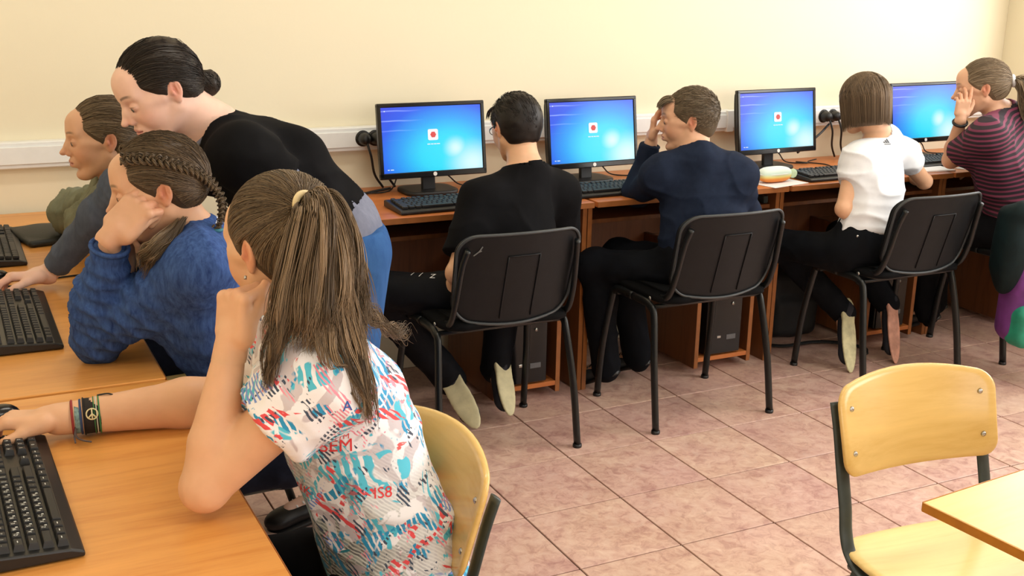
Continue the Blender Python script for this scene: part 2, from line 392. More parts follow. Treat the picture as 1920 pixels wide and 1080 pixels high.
# ================================================================== MONITORS
def screenmat():
    t = NT('blue_login_screen'); tc = t.n('ShaderNodeTexCoord'); v = t.coord('Object')
    def radial(c, s_, r):
        mp = t.n('ShaderNodeMapping'); mp.inputs['Location'].default_value = (-c[0]*s_[0], 0, -c[1]*s_[1]); mp.inputs['Scale'].default_value = (s_[0], 0, s_[1]); t.l(tc.outputs['Object'], mp.inputs[0])
        ln = t.n('ShaderNodeVectorMath', operation='LENGTH'); t.l(mp.outputs[0], ln.inputs[0])
        mr = t.n('ShaderNodeMapRange', interpolation_type='SMOOTHSTEP'); mr.inputs['From Min'].default_value = 0; mr.inputs['From Max'].default_value = r
        mr.inputs['To Min'].default_value = 1; mr.inputs['To Max'].default_value = 0; t.l(ln.outputs['Value'], mr.inputs['Value']); return mr.outputs[0]
    g = radial((.06, -.05), (.75, 1.1), .30)
    base = t.ramp(g, [(0, srgb((40, 60, 225))), (.25, srgb((14, 92, 240))), (.55, srgb((0, 165, 250))), (.85, srgb((10, 222, 252))), (1, srgb((20, 228, 252)))])
    # bright beam towards lower right corner
    g2 = radial((.09, -.035), (1.0, 1.1), .06); 
    mp = t.n('ShaderNodeMapping'); mp.inputs['Rotation'].default_value = (0, math.radians(-42), 0); t.l(tc.outputs['Object'], mp.inputs[0])
    sx = t.n('ShaderNodeSeparateXYZ'); t.l(mp.outputs[0], sx.inputs[0])
    ga = radial((.16, -.092), (.7, .9), .095)
    mx = t.n('ShaderNodeMath', operation='MAXIMUM'); t.l(g2, mx.inputs[0]); t.l(ga, mx.inputs[1])
    m = t.mix(mx.outputs[0], base, srgb((215, 252, 255)))
    # faint arc lines at upper left
    wv = t.n('ShaderNodeTexWave', wave_type='RINGS'); wv.inputs['Scale'].default_value = 9; wv.inputs['Distortion'].default_value = .6
    mp2 = t.n('ShaderNodeMapping'); mp2.inputs['Location'].default_value = (-.05, 0, -.3); t.l(tc.outputs['Object'], mp2.inputs[0]); t.l(mp2.outputs[0], wv.inputs['Vector'])
    arc = t.ramp(wv.outputs['Fac'], [(.93, (0, 0, 0, 1)), (1, (.25, .3, .35, 1))]); mk = radial((-.16, .09), (1, 1.4), .14)
    m = t.mix(mk, m, t.mix(1., m, arc, 'ADD'))
    t.b.inputs['Base Color'].default_value = (0.01, .01, .01, 1); t.l(m, t.b.inputs['Emission Color']); t.b.inputs['Emission Strength'].default_value = 1.4
    t.b.inputs['Roughness'].default_value = .35; return t.m
M_screen = screenmat()
M_iconw = emis('icon_white', (1, .95, .95, 1), 1.35); M_iconr = emis('icon_red', srgb((235, 60, 60)), 1.2); M_txt = emis('screen_text_white', (.85, .97, 1, 1), 1.25)
for m_ in (M_iconw, M_iconr, M_txt): m_.node_tree.nodes['Principled BSDF'].inputs['Base Color'].default_value = (.05, .05, .05, 1)
def make_monitor(label, loc, rz, W=.43, H=.272, tilt=-8, zc=.955, login=True):
    t = thing('monitor', label, 'monitor', loc, rz)
    T = Matrix.Translation((0, 0, zc-loc[2])) @ Matrix.Rotation(math.radians(tilt), 4, 'X')   # screen plane faces -Y
    b = .015; bb = .022
    fr = join(box((0, .008, H/2-b/2), (W, .02, b), .003), box((0, .008, -H/2+bb/2), (W, .02, bb), .003), box((-W/2+b/2, .008, 0), (b, .02, H-.01), .003), box((W/2-b/2, .008, 0), (b, .02, H-.01), .003))
    obj('bezel', tf(fr, T), M_blackg, t)
    ho = slab([(p[0], p[1]) for p in rrect(W-.01, H-.01, .02)], lambda x, y, o: (x, .034-(.012*((x/(W/2))**4+(y/(H/2))**4) if o > 0 else 0)+o, y), .03, 6)
    obj('housing', tf(ho, T), M_black, t, True)
    so = obj('screen', ([(-W/2+b, 0, -H/2+bb), (W/2-b, 0, -H/2+bb), (W/2-b, 0, H/2-b), (-W/2+b, 0, H/2-b)], [(0, 1, 2, 3)]), M_screen, t)
    so.matrix_basis = T @ Matrix.Translation((0, .002, 0))
    obj('logo', tf(lathe([(.0075, -.0012), (.0075, .0005)], 20, (0, -.0025, -H/2+bb/2), 'y'), T), M_white, t)
    if login:
        ic = obj('login_icon', tf(slab(rrect(.040, .040, .006), lambda x, y, o: (x, -.0008+o, y+.018), .001, 2), T), M_iconw, so); 
        ic.parent = t; ic.name = 'login_icon'
        fl = []
        for k in range(6):
            a = k*math.pi/3; fl.append(lathe([(.0055, -.0006), (.0055, .0002)], 10, (.006*math.cos(a), -.0026, .018+.006*math.sin(a)), 'y'))
        fl.append(lathe([(.005, -.0009), (.005, .0002)], 10, (0, -.0026, .018), 'y'))
        obj('login_flower', tf(join(*fl), T), M_iconr, ic)
        tx = [box((dx, -.0004, -.016), (w_, .0006, .0035), .0001) for dx, w_ in ((-.018, .012), (-.005, .009), (.007, .01), (.02, .012))]
        tx += [box((dx, -.0004, -H/2+bb+.012), (w_, .0006, .003), .0001) for dx, w_ in ((-W/2+.032, .007), (-W/2+.046, .012), (W/2-.045, .012))]
        tx += [box((-W/2+.028, -.0004, H/2-.028), (.004, .0006, .004), .0001)]
        obj('screen_text', tf(join(*tx), T), M_txt, t)
    # stand: neck + base plate, base on desk
    nk = slab(rrect(.052, .23, .012), lambda x, y, o: (x, .062+o-.02*(.5-y/.23), y+zc-loc[2]-.11), .016, 5)
    obj('stand_neck', nk, M_black, t, True)
    base = slab(rrect(.21, .17, .05), lambda x, y, o: (x, y+.05, .008+o*(1)), .014, 5); obj('stand_base', base, M_black, t, True)
    return t
ZD = .75
mons = [(1.618, 3.885, 'black monitor with a blue login screen, leftmost on the wall row'), (2.296, 3.885, 'black monitor with blue login screen, second from the left on the wall row'),
        (3.205, 3.885, 'black monitor with a blue login screen, behind the pencil case'), (4.055, 3.885, 'black monitor with a plain blue desktop, in front of the striped shirt woman')]
for k, (x, y, l) in enumerate(mons): make_monitor(l, (x, y, ZD), math.radians((1, 2, 2, 2)[k]), W=(.425, .415, .43, .44)[k], login=k < 3, zc=(.954, .95, .958, .965)[k])

# ================================================================== KEYBOARDS
ROWS = [  # distance from front row; list of (label, width in units)
 [('', 1.25), ('', 1.25), ('', 1.25), ('', 6.25), ('', 1.25), ('', 1.25), ('', 1.25), ('', 1.25)],
 [('', 2.25)]+[(c, 1) for c in 'ZXCVBNM,.']+[('/', 1), ('', 2.75)],
 [('', 1.75)]+[(c, 1) for c in 'ASDFGHJKL;']+[("'", 1), ('', 2.25)],
 [('', 1.5)]+[(c, 1) for c in 'QWERTYUIOP[]']+[('', 1.5)],
 [('`', 1)]+[(c, 1) for c in '1234567890-=']+[('', 2)],
 [('', 1), (None, 1), ('', 1), ('', 1), ('', 1), ('', 1), (None, .5), ('', 1), ('', 1), ('', 1), ('', 1), (None, .5), ('', 1), ('', 1), ('', 1), ('', 1)]]
NAV = [['', '', ''], [None, '', None], [None]*3, ['', '', ''], ['', '', ''], ['', '', '']]
PAD = [['0', '0', '.', ''], ['1', '2', '3', ''], ['4', '5', '6', ''], ['7', '8', '9', ''], ['', '/', '*', '-'], [None]*4]
KEYME = {}
def make_keyboard(label, loc, rz, individual=True, legends=True, group=None):
    """local x along length 0..-.., user at -y"""
    t = thing('keyboard', label, 'keyboard', loc, rz, group)
    L, D = .462, .165; u = .0192
    prof = [(-D/2, .002), (-D/2, .011), (-D/2+.018, .017), (D/2-.012, .027), (D/2, .024), (D/2, .002)]
    V = [(-L/2, y, z) for y, z in prof]+[(L/2, y, z) for y, z in prof]; n = len(prof)
    Fc = [tuple(range(n))[::-1], tuple(range(n, 2*n))]+[(k, (k+1) % n, n+(k+1) % n, n+k) for k in range(n)]
    Fc = [tuple(reversed(f)) for f in Fc]
    b = obj('keyboard_base', (V, Fc), M_kbase, t); md = b.modifiers.new('bevel', 'BEVEL'); md.width = .003; md.segments = 2
    slope = math.atan2(.010, D-.03); gs, lg = [], []
    def key(xc, row, wu, s_):
        yc = -D/2+.027+row*u+(.006 if row == 5 else 0); zc = .0185+(yc+D/2-.018)*math.tan(slope)
        M = Matrix.Translation((xc, yc, zc)) @ Matrix.Rotation(slope, 4, 'X')
        w_ = wu*u-.003; key_ = round(w_, 4)
        if individual:
            if key_ in KEYME: o = obj('key', None, None, t, me=KEYME[key_])
            else:
                hw, hd, tw, td, h = w_/2, .0079, w_/2-.0022, .0056, .0085
                V = [(-hw, -hd, -.002), (hw, -hd, -.002), (hw, hd, -.002), (-hw, hd, -.002), (-tw, -td, h-.001), (tw, -td, h-.001), (tw, td, h-.001), (-tw, td, h-.001), (-tw+.001, -td+.001, h-.0004), (tw-.001, -td+.001, h-.0004), (tw-.001, td-.001, h), (-tw+.001, td-.001, h)]
                F_ = [(0, 1, 5, 4), (1, 2, 6, 5), (2, 3, 7, 6), (3, 0, 4, 7), (4, 5, 9, 8), (5, 6, 10, 9), (6, 7, 11, 10), (7, 4, 8, 11), (8, 9, 10, 11)]
                o = obj('key', (V, F_), M_key, t); KEYME[key_] = o.data
            o.matrix_basis = M
        else: gs.append(box((0, 0, .003), (w_, .0158, .010), .002, None) if False else tf(box((0, 0, .003), (w_, .0158, .010), .002), M))
        if legends and s_:
            lg.append(text_geo(s_, .0075, M @ Matrix.Translation((-min(.003, w_/4), .001, .0088)), .0001))
            if s_.isalpha(): lg.append(tf(box((.0032, -.002, .0088), (.0028, .0034, .0002), .0001), M))
        elif legends and s_ == '' and wu < 2: lg.append(tf(box((-.001, .001, .0088), (.006, .0014, .0002), .0001), M))
    x00 = -L/2+.012
    for r, row in enumerate(ROWS):
        x = x00
        for s_, wu in row:
            if s_ is not None: key(x+wu*u/2, r, wu, s_)
            x += wu*u
    for r, row in enumerate(NAV):
        for k, s_ in enumerate(row):
            if s_ is not None: key(x00+(15.25+k+.5)*u, r, 1, s_)
    for r, row in enumerate(PAD):
        for k, s_ in enumerate(row):
            if s_ is None: continue
            if r == 0 and k == 0: key(x00+(18.5+1)*u, 0, 2, '0'); continue
            if r == 0 and k == 1: continue
            key(x00+(18.5+k+.5)*u, r, 1, s_)
    if gs: tag(obj('keys', join(*gs), M_key, t), kind='stuff')
    if lg: tag(obj('key_legends', join(*lg), M_legend, t), kind='stuff')
    return t
# left row (user sits at +X, so local -y -> +X): rz = +90deg maps x->+Y, y->-X
make_keyboard('large black keyboard with white lettering in the lower left corner', (.036, 1.805, ZD), math.radians(91.5), True, True)
make_keyboard('black keyboard beside the blue top girl\'s elbow, second from the front', (.112, 2.775, ZD), math.radians(90), True, False)
make_keyboard('black keyboard at the left edge nearest the cream wall', (.098, 3.56, ZD), math.radians(90), False, False)
make_keyboard('black keyboard below the leftmost monitor on the wall row', (1.60, 3.655, ZD), 0.02, False, False)
make_keyboard('black keyboard below the second monitor, beside the short haired boy\'s sleeve', (2.30, 3.69, ZD), 0.02, False, False)
make_keyboard('black keyboard right of the pencil case, beside the bob haired girl', (3.37, 3.66, ZD), 0.03, False, False)
make_keyboard('dark keyboard under the monitor in front of the striped shirt woman', (4.08, 3.76, ZD), 0.03, False, False)
def make_mouse(label, loc, rz):
    t = thing('computer_mouse', label, 'mouse', loc, rz)
    V, Fc = [], []; n, m = 20, 8
    for i in range(m):
        a = i/(m-1)*math.pi/2
        for k in range(n):
            th = 2*math.pi*k/n; V.append((.029*math.cos(th)*math.cos(a)**.7*(1+.06*math.sin(th)), .054*math.sin(th)*math.cos(a)**.7, .004+.032*math.sin(a)*(1-.25*math.sin(th)*math.cos(a))))
    for i in range(m-1):
        for k in range(n): Fc.append((i*n+k, i*n+(k+1) % n, (i+1)*n+(k+1) % n, (i+1)*n+k))
    Fc.append(tuple(range(n))[::-1])
    obj('mouse_body', (V, Fc), M_blackg, t, True); obj('scroll_wheel', lathe([(.008, -.003), (.009, 0), (.008, .003)], 14, (0, .028, .03), 'x'), M_steelg, t, True)
    return t

# ================================================================== CHAIRS
def iso_chair(label, loc, rz, scuff=False, group=None):
    """black visitor chair. local: feet rear y=0, front y=.405, x centred, faces +y"""
    t = thing('visitor_chair', label, 'chair', loc, rz, group)
    hw = .25
    for sx in (-1, 1):
        x = sx*hw; xi = sx*(hw-.018)
        obj('leg', tube(bez([(x, .0, .012), (x-.004*sx, .035, .22), (xi, .075, .405), (xi, .10, .436), (xi, .135, .445), (xi, .215, .445)], 6), .0155, 12, .72, (1, 0, 0)), M_steel, t, True)
        obj('leg', tube(bez([(x, .405, .012), (x-.004*sx, .385, .22), (xi, .355, .405), (xi, .335, .436), (xi, .30, .445), (xi, .214, .445)], 6), .0155, 12, .72, (1, 0, 0)), M_steel, t, True)
        for y in (0, .405): obj('foot_cap', lathe([(.0150, 0), (.0158, .003), (.0150, .012)], 12, (x, y, 0)), M_black, t, True)
        obj('back_upright', tube(bez([(sx*.205, .30, .462), (sx*.207, .12, .468), (sx*.209, .035, .485), (sx*.208, -.005, .56), (sx*.200, -.035, .68), (sx*.19, -.055, .74)], 6), .0125, 10, .7, (1, 0, 0)), M_steel, t, True)
        obj('bolt', lathe([(.007, -.004), (.008, 0), (.005, .003)], 10, (sx*.226, .115, .462), 'x'), M_chrome, t, True)
    obj('cross_bar', tube([(-.235, .11, .43), (.235, .11, .43)], .009, 8), M_steel, t, True)
    obj('cross_bar', tube([(-.235, .32, .43), (.235, .32, .43)], .009, 8), M_steel, t, True)
    def seatf(x, y, o): return (x, y+.225, .468+o-.010*(1-abs(x/.23))*0 - .02*max(0, (y-.12)/.1)**2 + .006*math.cos(x*6)-.012*max(0, 1-abs(y+.21)/.08)*0)
    obj('seat_pan', slab(rrect(.445, .42, .07), lambda x, y, o: (x, y+.225, .462+o), .014, 6), M_black, t, True)
    obj('seat_cushion', slab(rrect(.455, .43, .075), seatf, .04, 8, 1.), M_seatfab, t, True)
    def backf(x, y, o):   # y local up, off: + = rear
        yy = y/.15; bend = .045*(x/.21)**2
        lean = -.035-.042*yy
        return (x, lean+.0+bend*1.0-.0-o, .64+y)
    ol = rrect(.425, .285, .06, 8, .006, .028, .03)
    obj('backrest_shell', slab(ol, lambda x, y, o: backf(x, y, o+.004), .012, 10), M_shell, t, True)
    obj('backrest_cushion', slab([(p[0]*.95, p[1]*.94) for p in ol], lambda x, y, o: backf(x, y, o-.016), .026, 10, 1.), M_seatfab, t, True)
    # raised rim and moulded ribs on the rear of the shell
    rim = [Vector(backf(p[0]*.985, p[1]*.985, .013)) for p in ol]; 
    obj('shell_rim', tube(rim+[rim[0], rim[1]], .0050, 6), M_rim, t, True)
    for sx in (-1, 1):
        obj('shell_rib', tube([backf(sx*.055, y, .012) for y in np.linspace(-.145, .07, 8)], .0025, 6), M_shell, t, True)
    obj('shell_rib', tube([backf(x, .07, .012) for x in np.linspace(-.055, .055, 6)], .0025, 6), M_shell, t, True)
    if scuff:
        obj('scuff_mark', join(tube([backf(-.165, .078, .0125), backf(-.15, .092, .0125), backf(-.142, .108, .0125)], .0022, 5), tube([backf(-.152, .09, .0125), backf(-.143, .094, .0125)], .002, 5)), flat('grey_scuff', (120, 122, 120), .6), t)
    return t
iso_chair('black visitor chair with scratched backrest, under the boy in the black shirt', (1.585, 3.13, 0), 0, True)
iso_chair('black visitor chair under the short haired boy resting his head on his hand', (2.395, 3.12, 0), 0)
iso_chair('black visitor chair under the bob haired girl in the white shirt', (3.33, 3.10, 0), 0)
iso_chair('black visitor chair under the woman in the striped shirt', (4.155, 3.16, 0), 0)

def school_chair(label, loc, rz, scale=1., group=None):
    """plywood chair, flat-oval steel frame. faces +y, backrest at y~0"""
    t = thing('school_chair', label, 'chair', loc, rz, group)
    def bf(x, y, o): return (x, -.005-.05*(y/.17)-.0+.035*(x/.19)**2+o, .70+y)
    ol = rrect(.385, .165, .032, 6, .022, .006, .015)
    obj('backrest', slab(ol, bf, .012, 9), M_ply, t, True)
    def sf(x, y, o): return (x, y+.22, .452+o+.008*(x/.2)**2-.022*max(0, (y-.1)/.1)**2+.010*max(0, (-y-.1)/.1))
    obj('seat', slab(rrect(.37, .37, .06, 6, .02, .02), sf, .012, 9), M_plypale, t, True)
    for sx in (-1, 1):
        x = sx*.166
        xo = sx*.176
        p = bez([(xo, -.016, .752), (xo, .002, .70), (xo, .024, .62), (xo, .044, .55), (xo, .054, .50), (xo, .074, .462), (xo, .12, .438), (xo, .22, .436)], 6)
        obj('upright', tube(p, .0155, 12, .36, (0, 1, 0)), M_steelg, t, True)
        obj('leg', tube([(x, .09, .432), (x+.012*sx, -.03, .012)], .012, 10), M_steelg, t, True)
        obj('leg', tube([(x, .33, .432), (x+.012*sx, .39, .012)], .012, 10), M_steelg, t, True)
        obj('rail', tube([(x, .07, .436), (x, .36, .432)], .012, 10), M_steelg, t, True)
        for y in (-.03, .39): obj('foot_cap', lathe([(.014, 0), (.015, .003), (.014, .02)], 10, (x+.012*sx, y, 0)), M_black, t, True)
        for y in (-.04, .045):
            q = bf(x*.97, y, .006); obj('rivet', lathe([(.0045, -.0025), (.0062, 0)][::-1], 12, (q[0], q[1]+.001, q[2]), 'y') if False else lathe([(.0065, -.001), (.0045, .0025)], 12, (0, 0, 0), 'y'), M_chrome, t, True).location = q
            q = bf(x*.97, y, -.006); obj('rivet', lathe([(.0045, -.0025), (.0065, .001)], 12, (0, 0, 0), 'y'), M_chrome, t, True).location = q
    obj('cross_bar', tube([(-.166, .2, .43), (.166, .2, .43)], .010, 8), M_steelg, t, True)
    return t
school_chair('empty yellow plywood chair with dark flat metal frame, right foreground', (1.712, 1.585, 0), math.pi+math.radians(-5))
school_chair('yellow plywood chair behind the girl in the patterned shirt', (.722, 1.685, 0), math.pi/2+math.radians(0))
school_chair('plywood chair under the blue top girl', (.80, 2.52, 0), math.pi/2)
school_chair('plywood chair under the grey jacket girl', (.80, 3.22, 0), math.pi/2)

# foreground table, lower right
A = Vector((1.364, 1.217)); 
t = thing('school_table', 'pale birch topped table with brown edge, cut off at the lower right corner', 'table', (A.x, A.y, 0), math.radians(5.0))
obj('tabletop', box((.6, -.25, .741), (1.2, .5, .016), .002), M_plypale, t)
obj('edge_band', box((-.0008, -.25, .741), (.0016, .498, .0155), .0003), M_ironedge, t); obj('edge_band', box((.6, .0008, .741), (1.198, .0016, .0155), .0003), M_ironedge, t)
for (x, y) in ((.34, -.06), (1.1, -.06), (.34, -.44), (1.1, -.44)): obj('leg', tube([(x, y, .732), (x, y, 0.0)], .0145, 12), M_steelg, t, True)
for y in (-.06, -.44): obj('rail', box((.6, y, .715), (1.0, .03, .03), .003), M_steelg, t)

# ================================================================== COMPUTERS UNDER THE DESKS
def pc(label, loc):
    t = thing('desktop_computer', label, 'computer', loc)
    obj('case', box((0, .19, .18), (.165, .38, .35), .004), M_black, t)
    obj('front_panel', box((0, -.004, .18), (.158, .014, .345), .006), M_blackg, t)
    obj('drive_slot', box((0, -.012, .295), (.13, .004, .035), .002), M_black, t); obj('drive_slot', box((0, -.012, .25), (.13, .004, .028), .002), M_black, t)
    obj('power_button', lathe([(.007, -.003), (.007, .001)], 16, (.03, -.0125, .215), 'y'), M_chrome, t, True)
    obj('port_panel', box((-.03, -.012, .08), (.018, .003, .010), .001), M_chrome, t); obj('port_panel', box((.03, -.012, .075), (.045, .003, .02), .004), flat('port_grey', (96, 98, 102), .4), t)
    return t
for x, w_, l in zip(DX, dws, ('black desktop computer in the stand behind the leftmost black chair', 'black desktop computer in the stand behind the second black chair', 'black desktop computer under the desk by the pink soled sneakers', 'black desktop computer under the corner desk')):
    pc(l, (x+w_-.245, 3.585, .065))
# ================================================================== CABLES and small things on the desks
def cable(label, pts, r=.0028, n=6):
    o = obj('cable', tube(bez(pts, n), r, 6), M_cable, None, True); return tag(o, label, 'cable')
for k, (x, nm) in enumerate(((1.618, 'leftmost'), (2.296, 'second'), (3.205, 'third'), (4.055, 'corner'))):
    cable('black cable sagging behind the foot of the %s monitor' % nm, [(x+.03, 3.955, .84), (x+.10, 3.98, .80), (x+.16, 4.0, .757), (x+.23, 3.95, .755), (x+.28, 3.99, .755), (x+.35, 4.02, .755)])
    cable('black cable looping left of the foot of the %s monitor' % nm, [(x-.03, 3.955, .86), (x-.09, 3.985, .83), (x-.12, 4.0, .757), (x-.2, 3.96, .755), (x-.28, 4.02, .755)])
cable('thin black keyboard cable running back from the third keyboard', [(3.30, 3.745, .762), (3.36, 3.82, .754), (3.45, 3.80, .754), (3.50, 3.90, .754), (3.42, 4.0, .754)])
cable('thin black keyboard cable below the leftmost monitor', [(1.72, 3.735, .762), (1.80, 3.80, .754), (1.86, 3.86, .754), (1.80, 3.98, .754)])
cable('thick black cable slanting from the third monitor to the wall duct plug', [(3.40, 3.97, .80), (3.46, 3.985, .83), (3.54, 4.0, .87), (3.62, 4.03, .91)], .005)
cable('black cable behind the leftmost monitor on the desk', [(1.27, 3.97, .756), (1.33, 3.93, .757), (1.42, 3.98, .757), (1.5, 4.02, .757)], .005)
# pencil case on a sheet of paper
def pencil():
    t = thing('pencil_case', 'rounded pencil case, mint white above and yellow orange below, on a white sheet', 'pencil case', (3.00, 3.63, .7535), math.radians(4))
    tN = NT('pencil_case_fabric'); g = tN.n('ShaderNodeSeparateXYZ'); tN.l(tN.coord('Object'), g.inputs[0])
    tN.l(tN.ramp(g.outputs[2], [(0, srgb((232, 130, 60))), (.018, srgb((236, 150, 60))), (.022, srgb((235, 205, 110))), (.030, srgb((228, 232, 170))), (.036, srgb((214, 240, 226))), (.06, srgb((238, 246, 240)))]), tN.b.inputs['Base Color']); tN.b.inputs['Roughness'].default_value = .6
    V, Fc = [], []; n, m = 28, 17
    for i in range(m):
        a = -math.pi/2+math.pi*i/(m-1); ca, sa = math.copysign(abs(math.cos(a))**.6, math.cos(a)), math.copysign(abs(math.sin(a))**.8, math.sin(a))
        for k in range(n):
            th = 2*math.pi*k/n; c_, s_ = math.cos(th), math.sin(th)
            V.append((.082*math.copysign(abs(c_)**.6, c_)*ca, .034*math.copysign(abs(s_)**.8, s_)*ca, .031+.031*sa))
    for i in range(m-1):
        for k in range(n): Fc.append((i*n+k, i*n+(k+1) % n, (i+1)*n+(k+1) % n, (i+1)*n+k))
    obj('case_body', (V, Fc), tN.m, t, True)
    obj('zipper', tube([(.085*math.cos(a), .036*math.sin(a), .035) for a in np.linspace(0, 2*math.pi, 40)], .0018, 6), M_white, t, True)
    obj('end_tab', lathe([(.004, -.008), (.017, -.008), (.019, 0), (.017, .008), (.004, .008)], 16, (.09, -.01, .03), 'y'), flat('mint_fabric', (205, 228, 190), .7), t, True)
pencil()
def sheet(label, loc, w_, d_, rz, m=None, th=.0018, cat='paper', name='paper_sheet'):
    t = obj(name, box((0, 0, th/2), (w_, d_, th), .0004), m or M_paper); t.location = loc; t.rotation_euler = (0, 0, rz); return tag(t, label, cat)
sheet('white exercise sheet under the pencil case', (3.01, 3.62, .7505), .21, .15, math.radians(12))
sheet('white papers by the striped shirt woman\'s elbow', (3.86, 3.665, .7505), .20, .16, math.radians(-8), None, .006, 'paper', 'paper_stack')
sheet('white sheet under the striped shirt woman\'s arm on the corner desk', (4.09, 3.60, .7505), .15, .11, math.radians(20), None, .002)

# ================================================================== SMOOTH-UNION BODY MODELLER
def A3(v): return np.array(v, np.float64)
def nrm(v): v = A3(v); return v/np.linalg.norm(v)
def frame(x, z):
    """rows: x axis, y axis, z axis (z kept, x orthogonalised)"""
    z = nrm(z); x = A3(x); x = nrm(x-z*(x@z)); y = np.cross(z, x); return np.stack([x, y, z])
class Prims(list):
    def cap(s, a, b, ra, rb=None, k=.02, op=1): s.append(('cap', A3(a), A3(b), ra, ra if rb is None else rb, k, op)); return s
    def ell(s, c, r, R=None, k=.02, op=1): s.append(('ell', A3(c), A3(r), np.eye(3) if R is None else R, 0, k, op)); return s
    def box(s, c, h, R=None, r=.01, k=.02, op=1): s.append(('box', A3(c), A3(h), np.eye(3) if R is None else R, r, k, op)); return s
    def grow(s, d, kmin=0):
        o = Prims()
        for p in s:
            t, a, b, c, e, k, op = p; dd = d
            if op < 0: o.append(p); continue
            if t == 'cap': o.append((t, a, b, c+dd, e+dd, max(k, kmin), op))
            elif t == 'ell': o.append((t, a, b+dd, c, e, max(k, kmin), op))
            else: o.append((t, a, b+dd, c, e, max(k, kmin), op))
        return o
    def place(s, R, O, sc_=1.):
        """prims given in local coords -> world; R rows = local axes in world"""
        o = Prims()
        for p in s:
            t, a, b, c, e, k, op = p
            if t == 'cap': o.append((t, O+(a*sc_)@R, O+(b*sc_)@R, c*sc_, e*sc_, k*sc_, op))
            else: o.append((t, O+(a*sc_)@R, b*sc_, c@R, e*sc_, k*sc_, op))
        return o
def bsph(p):
    t, a, b, c, e = p[:5]
    if t == 'cap': return (a+b)/2, np.linalg.norm(a-b)/2+max(c, e)
    if t == 'ell': return a, max(b)
    return a, np.linalg.norm(b)+e
